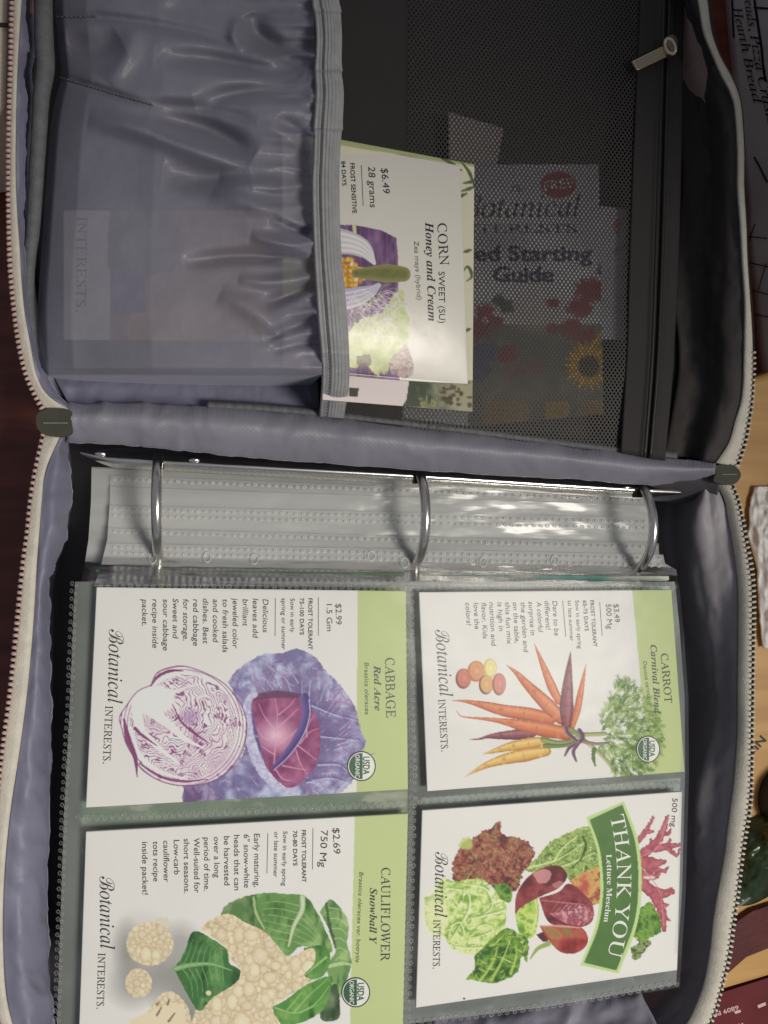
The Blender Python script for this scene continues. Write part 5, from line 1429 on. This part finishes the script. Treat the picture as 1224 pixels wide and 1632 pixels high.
L.line('CARROT', (1053, 1042), (1060, 1121), 11, 'serif'); L.line('Carnival Blend', (1037, 1028), (1044, 1138), 9.5, 'bolditalic'); L.line('Daucus carota', (1025, 1054), (1032, 1113), 6, 'thinslant', 'ink_olive')
L.build(o); seal(s, (1033, 1194), 19, 21.5, o)

o, s = packet('thank you lettuce packet with dark green curved banner', [(673, 1292), (1087, 1262), (1079, 1546), (663, 1606)], [ZP] * 4, .0012, paint_lettuce(), PACKETS, 3)
L = Lettering(s)
L.line('500 mg', (1072, 1272), (1069.5, 1318), 8.5, 'sans', 'ink_soft')
L.line('THANK YOU', (972, 1302), (968, 1523), 21.5, 'serif', 'ink_white', mid=(983.5, 1408)); L.line('Lettuce Mesclun', (966, 1362), (962, 1469), 8.5, 'serifbold', 'ink_white', mid=(967, 1416))
brand(L, (694, 1358), (693, 1462), (691, 1466), (690, 1544), 19, 10.5)
L.build(o)

o, s = packet('cauliflower packet with green leaved white head, lowest on the left', [(137, 1326), (650, 1297), (642, 1640), (125, 1672)], [ZP] * 4, .0012, paint_cauliflower(), PACKETS, 4)
o['label'] = 'cauliflower packet with a green leaved creamy head, below the cabbage packet'
L = Lettering(s)
L.line('$2.69', (530.5, 1320), (532, 1361), 11); L.line('750 Mg', (512, 1323), (509, 1382), 11); L.rule((499, 1320), (498, 1386))
L.line('FROST TOLERANT', (481, 1323), (481.5, 1406), 6.6, 'bold'); L.line('70-80 DAYS', (467, 1324), (467.5, 1380), 6.6, 'bold')
L.line('Sow in early spring', (451.5, 1325), (449.5, 1412), 7, 'thin', 'ink_soft'); L.line('or late summer', (437.5, 1326), (436, 1398), 7, 'thin', 'ink_soft'); L.rule((427, 1328), (425.5, 1392))
for t, x, y0, y1 in (('Early maturing,', 405, 1329, 1414), ('6" snow-white', 388.5, 1330, 1415), ('heads that can', 373, 1331, 1419), ('be harvested', 357, 1333, 1411), ('over a long', 341, 1334, 1399), ('period of time.', 325, 1335, 1420), ('Well-suited for', 309, 1336, 1423), ('short seasons.', 293, 1337, 1424), ('Low-carb', 277, 1339, 1394), ('cauliflower', 260.5, 1340, 1406), ('tots recipe', 244, 1341, 1405), ('inside packet!', 226.5, 1342, 1426)):
    L.line(t, (x, y0), (x + .6, y1), 9.3, 'thin', 'ink_soft')
brand(L, (159, 1397), (160, 1513), (156.5, 1519), (154, 1608), 22, 11)
L.line('CAULIFLOWER', (608, 1383), (607, 1532), 13.5, 'serif'); L.line('Snowball Y', (590, 1415), (589, 1505), 11, 'bolditalic'); L.line('Brassica oleracea var. botrytis', (573, 1390), (567, 1534), 6.5, 'thinslant', 'ink_olive')
L.build(o); seal(s, (567, 1581.6), 23, 24, o)

# ================================================================== WHAT LIES ROUND THE CASE
V, F = prism([(1080, 640), (1330, 560), (1420, 1500), (1120, 1590)], .001, .016)
board = mesh_obj('cutting_board', V, F, [M['bamboo']], None, False); bv = board.modifiers.new('bevel', 'BEVEL'); bv.width = .003; bv.segments = 3
tag(board, 'pale bamboo board on the table to the right of the case', 'cutting board')
L = Lettering(lambda x, y, d=0: P(x, y, .0163)); M['burn'] = ink('burnt black lettering', (34, 28, 24))
L.line('DIN', (1196, 1208), (1222, 1180), 12, 'heavy', 'burn'); L.build(board)

# crumpled white bag
U, Vv = np.meshgrid(np.linspace(0, 1, 60), np.linspace(0, 1, 110))
yl = 775 + Vv * 258
xl = np.interp(yl, [775, 800, 850, 900, 1000, 1033], [1204, 1196, 1193, 1206, 1214, 1216]) + 5 * (fbm(yl * .05, yl * 0, 4) - .45)
Xc = xl + U * 110; Yc = yl + 6 * (fbm(Xc * .03, yl * .02, 6) - .5)
zc_ = .0185 + .006 * np.sin(math.pi * np.clip(U * .9 + .04, 0, 1)) * np.sin(math.pi * np.clip(Vv, .02, .98)) ** .5 + .0042 * (ridge(Xc * .05, yl * .03, 7, 3) - .42) * np.clip(.35 + U * 6, 0, 1)
M['bag'] = simple('crumpled white plastic', (0.80, 0.79, 0.76), 0.45, var=0.04, scale=70)
V, q = thicken(P(Xc, Yc, np.maximum(zc_, .0175)), .0008)
o = quad_mesh('plastic_bag', V, q, [M['bag']]); tag(o, 'crumpled white plastic bag lying on the bamboo board', 'plastic bag')
# round dark lid
c = P(1262, 1272, .020); b = Bag()
for r, z0, z1, m in ((.0175, .0165, .026, 0), (.0150, .026, .0266, 1), (.0132, .0266, .0271, 0)):
    t = np.linspace(0, 2 * math.pi, 56, endpoint=False); top = np.stack([c[0] + r * np.cos(t), c[1] + r * np.sin(t), np.full(56, z1)], 1); bot = top.copy(); bot[:, 2] = z0
    b.add(np.vstack([top, bot]), [list(range(56))] + [[k, 56 + k, 56 + (k + 1) % 56, (k + 1) % 56] for k in range(56)], m)
o = b.build('jar_lid', [M['black'], simple('dark grey ring', (0.10, 0.095, 0.085), 0.4)], None, False); tag(o, 'round black jar lid with grey ring at the right edge of the board', 'jar lid')
# green bag of leaves
U, Vv = np.meshgrid(np.linspace(0, 1, 50), np.linspace(0, 1, 60))
Xg = 1168 + U * 130 + 6 * Vv; Yg = 1312 + Vv * 132 - U * 34 + 4 * np.sin(U * 9)
M['greenbag'] = simple('dark green glossy bag', (0.022, 0.040, 0.014), 0.25, var=0.5, scale=90)
V, q = thicken(P(Xg, Yg, .018 + .014 * np.sin(math.pi * U) * np.sin(math.pi * Vv) + .005 * (fbm(Xg * .05, Yg * .05, 8) - .4)), .001)
o = quad_mesh('green_bag', V, q, [M['greenbag']]); tag(o, 'dark green glossy bag with a clear sealed edge, beside the board end', 'plastic bag')
V, F = tube(P(np.linspace(1172, 1208, 12), np.linspace(1446, 1418, 12), .0195), .0012, 8); mesh_obj('sealed_edge', V, F, [M['weld']], o)
# dark red cloth and red carton
M['redcloth'] = simple('dark red cloth', (0.075, 0.010, 0.010), 0.7, var=0.25, scale=60, bmp=.0005)
V, F = prism([(1120, 1560), (1176, 1468), (1200, 1452), (1330, 1410), (1330, 1470), (1190, 1525), (1150, 1560)], .0155, .0195)
o = mesh_obj('folded_napkin', V, F, [M['redcloth']], None, False); tag(o, 'folded dark red napkin on the end of the bamboo board', 'napkin')
V, F = prism([(1132, 1588), (1320, 1528), (1360, 1760), (1100, 1790)], .001, .012); M['redbox'] = simple('dark red printed carton', (0.125, 0.016, 0.018), 0.35, var=0.12)
o = mesh_obj('red_carton', V, F, [M['redbox']], None, False); tag(o, 'dark red carton with small white lettering below the bamboo board', 'carton')
L = Lettering(lambda x, y, d=0: P(x, y, .0123)); M['ink_pink'] = ink('pale pink ink', (214, 180, 180))
L.line('6809 PIN', (1176, 1602), (1130, 1616), 7, 'bold', 'ink_pink'); L.line('W', (1186, 1629), (1174, 1632), 7, 'bold', 'ink_pink')
for q in ([(1207, 1602), (1220, 1597), (1221, 1602), (1209, 1607)], [(1170, 1612), (1180, 1609), (1181, 1613), (1172, 1616)]):
    q = np.array(q, float); L.bag.add(P(q[:, 0], q[:, 1], .0123), [[0, 1, 2, 3]], L.mi(M['ink_pink']))
L.build(o)
# beige tin at the upper left, on the table
M['tin'] = simple('beige enamel', (0.78, 0.70, 0.57), 0.5, var=0.06); M['tin_dark'] = simple('dark gap', (0.03, 0.025, 0.02), 0.6)
V, F = prism([(-240, -160), (15, -160), (8, 178), (-240, 186)], .001, .075)
o = mesh_obj('beige_tin', V, F, [M['tin']], None, False); bv = o.modifiers.new('bevel', 'BEVEL'); bv.width = .003; bv.segments = 3
tag(o, 'beige tin with a dark lid line at the upper left of the case', 'tin')
V, F = prism([(-240, 36), (13, 36), (13, 42), (-240, 44)], .0748, .0754); mesh_obj('lid_line', V, F, [M['tin_dark']], o, False)

# flour sack standing at the upper right: its printed side faces the case
M['sack'] = simple('pale grey paper sack', (0.68, 0.68, 0.65), 0.7, var=0.06, scale=40, bmp=.0005, bscale=60)
M['sack_ink'] = ink('black sack ink', (14, 14, 16))
a0 = P(1211, 600, .0); a1 = P(1130, -260, .0)
ax = (a1 - a0); Ls = np.linalg.norm(ax); ax = ax / Ls; out = np.array([ax[1], -ax[0], 0.0])
if out[0] < 0: out = -out
Hs, Ds = .40, .13
U, Vv = np.meshgrid(np.linspace(0, 1, 70), np.linspace(0, 1, 70))
def sack_pt(u, v, d=0.0):
    u = np.asarray(u, float); v = np.asarray(v, float)
    lean = .030 * v - .006 * np.sin(math.pi * u) * np.sin(math.pi * np.clip(v, 0, 1)) - d
    return a0 + u[..., None] * Ls * ax + lean[..., None] * out + (v * Hs)[..., None] * np.array([0, 0, 1.0]) + .003 * (fbm(u * 9, v * 9, 3) - .45)[..., None] * out
front = sack_pt(U, Vv)
back = front + out * Ds
Vt = np.vstack([front.reshape(-1, 3), back.reshape(-1, 3)]); q = [grid_quads(70, 70), grid_quads(70, 70, 4900, True)]
i = np.arange(4900).reshape(70, 70)
for e in (i[0], i[-1][::-1], i[:, 0][::-1], i[:, -1]): q.append(np.stack([e[1:], e[:-1], e[:-1] + 4900, e[1:] + 4900], 1))
sack = quad_mesh('flour_sack', Vt, np.vstack(q), [M['sack']]); tag(sack, 'pale grey printed paper flour sack standing beside the upper right of the case', 'flour sack')
def ray_sack(px, py, d=.0006):
    """where the line of sight meets the sack's printed face"""
    px = np.asarray(px, float); py = np.asarray(py, float)
    dr = ((px - 612) / FPX)[..., None] * RB[0] + ((py - 816) / FPX)[..., None] * RB[1] + RB[2]
    u = np.zeros(px.shape); v = np.zeros(px.shape) + .3
    n = out - np.array([0, 0, 1.0]) * (.030 / Hs); 
    t = ((a0 - CAM) @ n) / (dr @ n)
    p = CAM + t[..., None] * dr
    u = ((p - a0) @ ax) / Ls; v = p[..., 2] / Hs
    return sack_pt(u, v, d)
L = Lettering(lambda x, y, d=0: ray_sack(x, y)); 
L.line('Breads, Pizza Crusts', (1186, -21), (1228, 200), 15, 'italic', 'sack_ink', mid=(1203, 78)); L.line(', Hearth Bread', (1168, 4), (1205, 166), 14, 'italic', 'sack_ink', mid=(1184, 76))
for p0, p1, w in (((1205, -20), (1226, 130), 4), ((1167, -20), (1171, 60), 3), ((1206, 12), (1240, 14), 3), ((1192, 376), (1226, 380), 1.6), ((1190, 400), (1206, 356), 1.6), ((1193, 418), (1228, 425), 1.6), ((1210, 462), (1224, 420), 1.4), ((1197, 462), (1230, 470), 1.6), ((1204, 250), (1226, 290), 3), ((1199, 500), (1230, 506), 1.6)):
    L.rule(p0, p1, w, 'sack_ink')
L.build(sack)
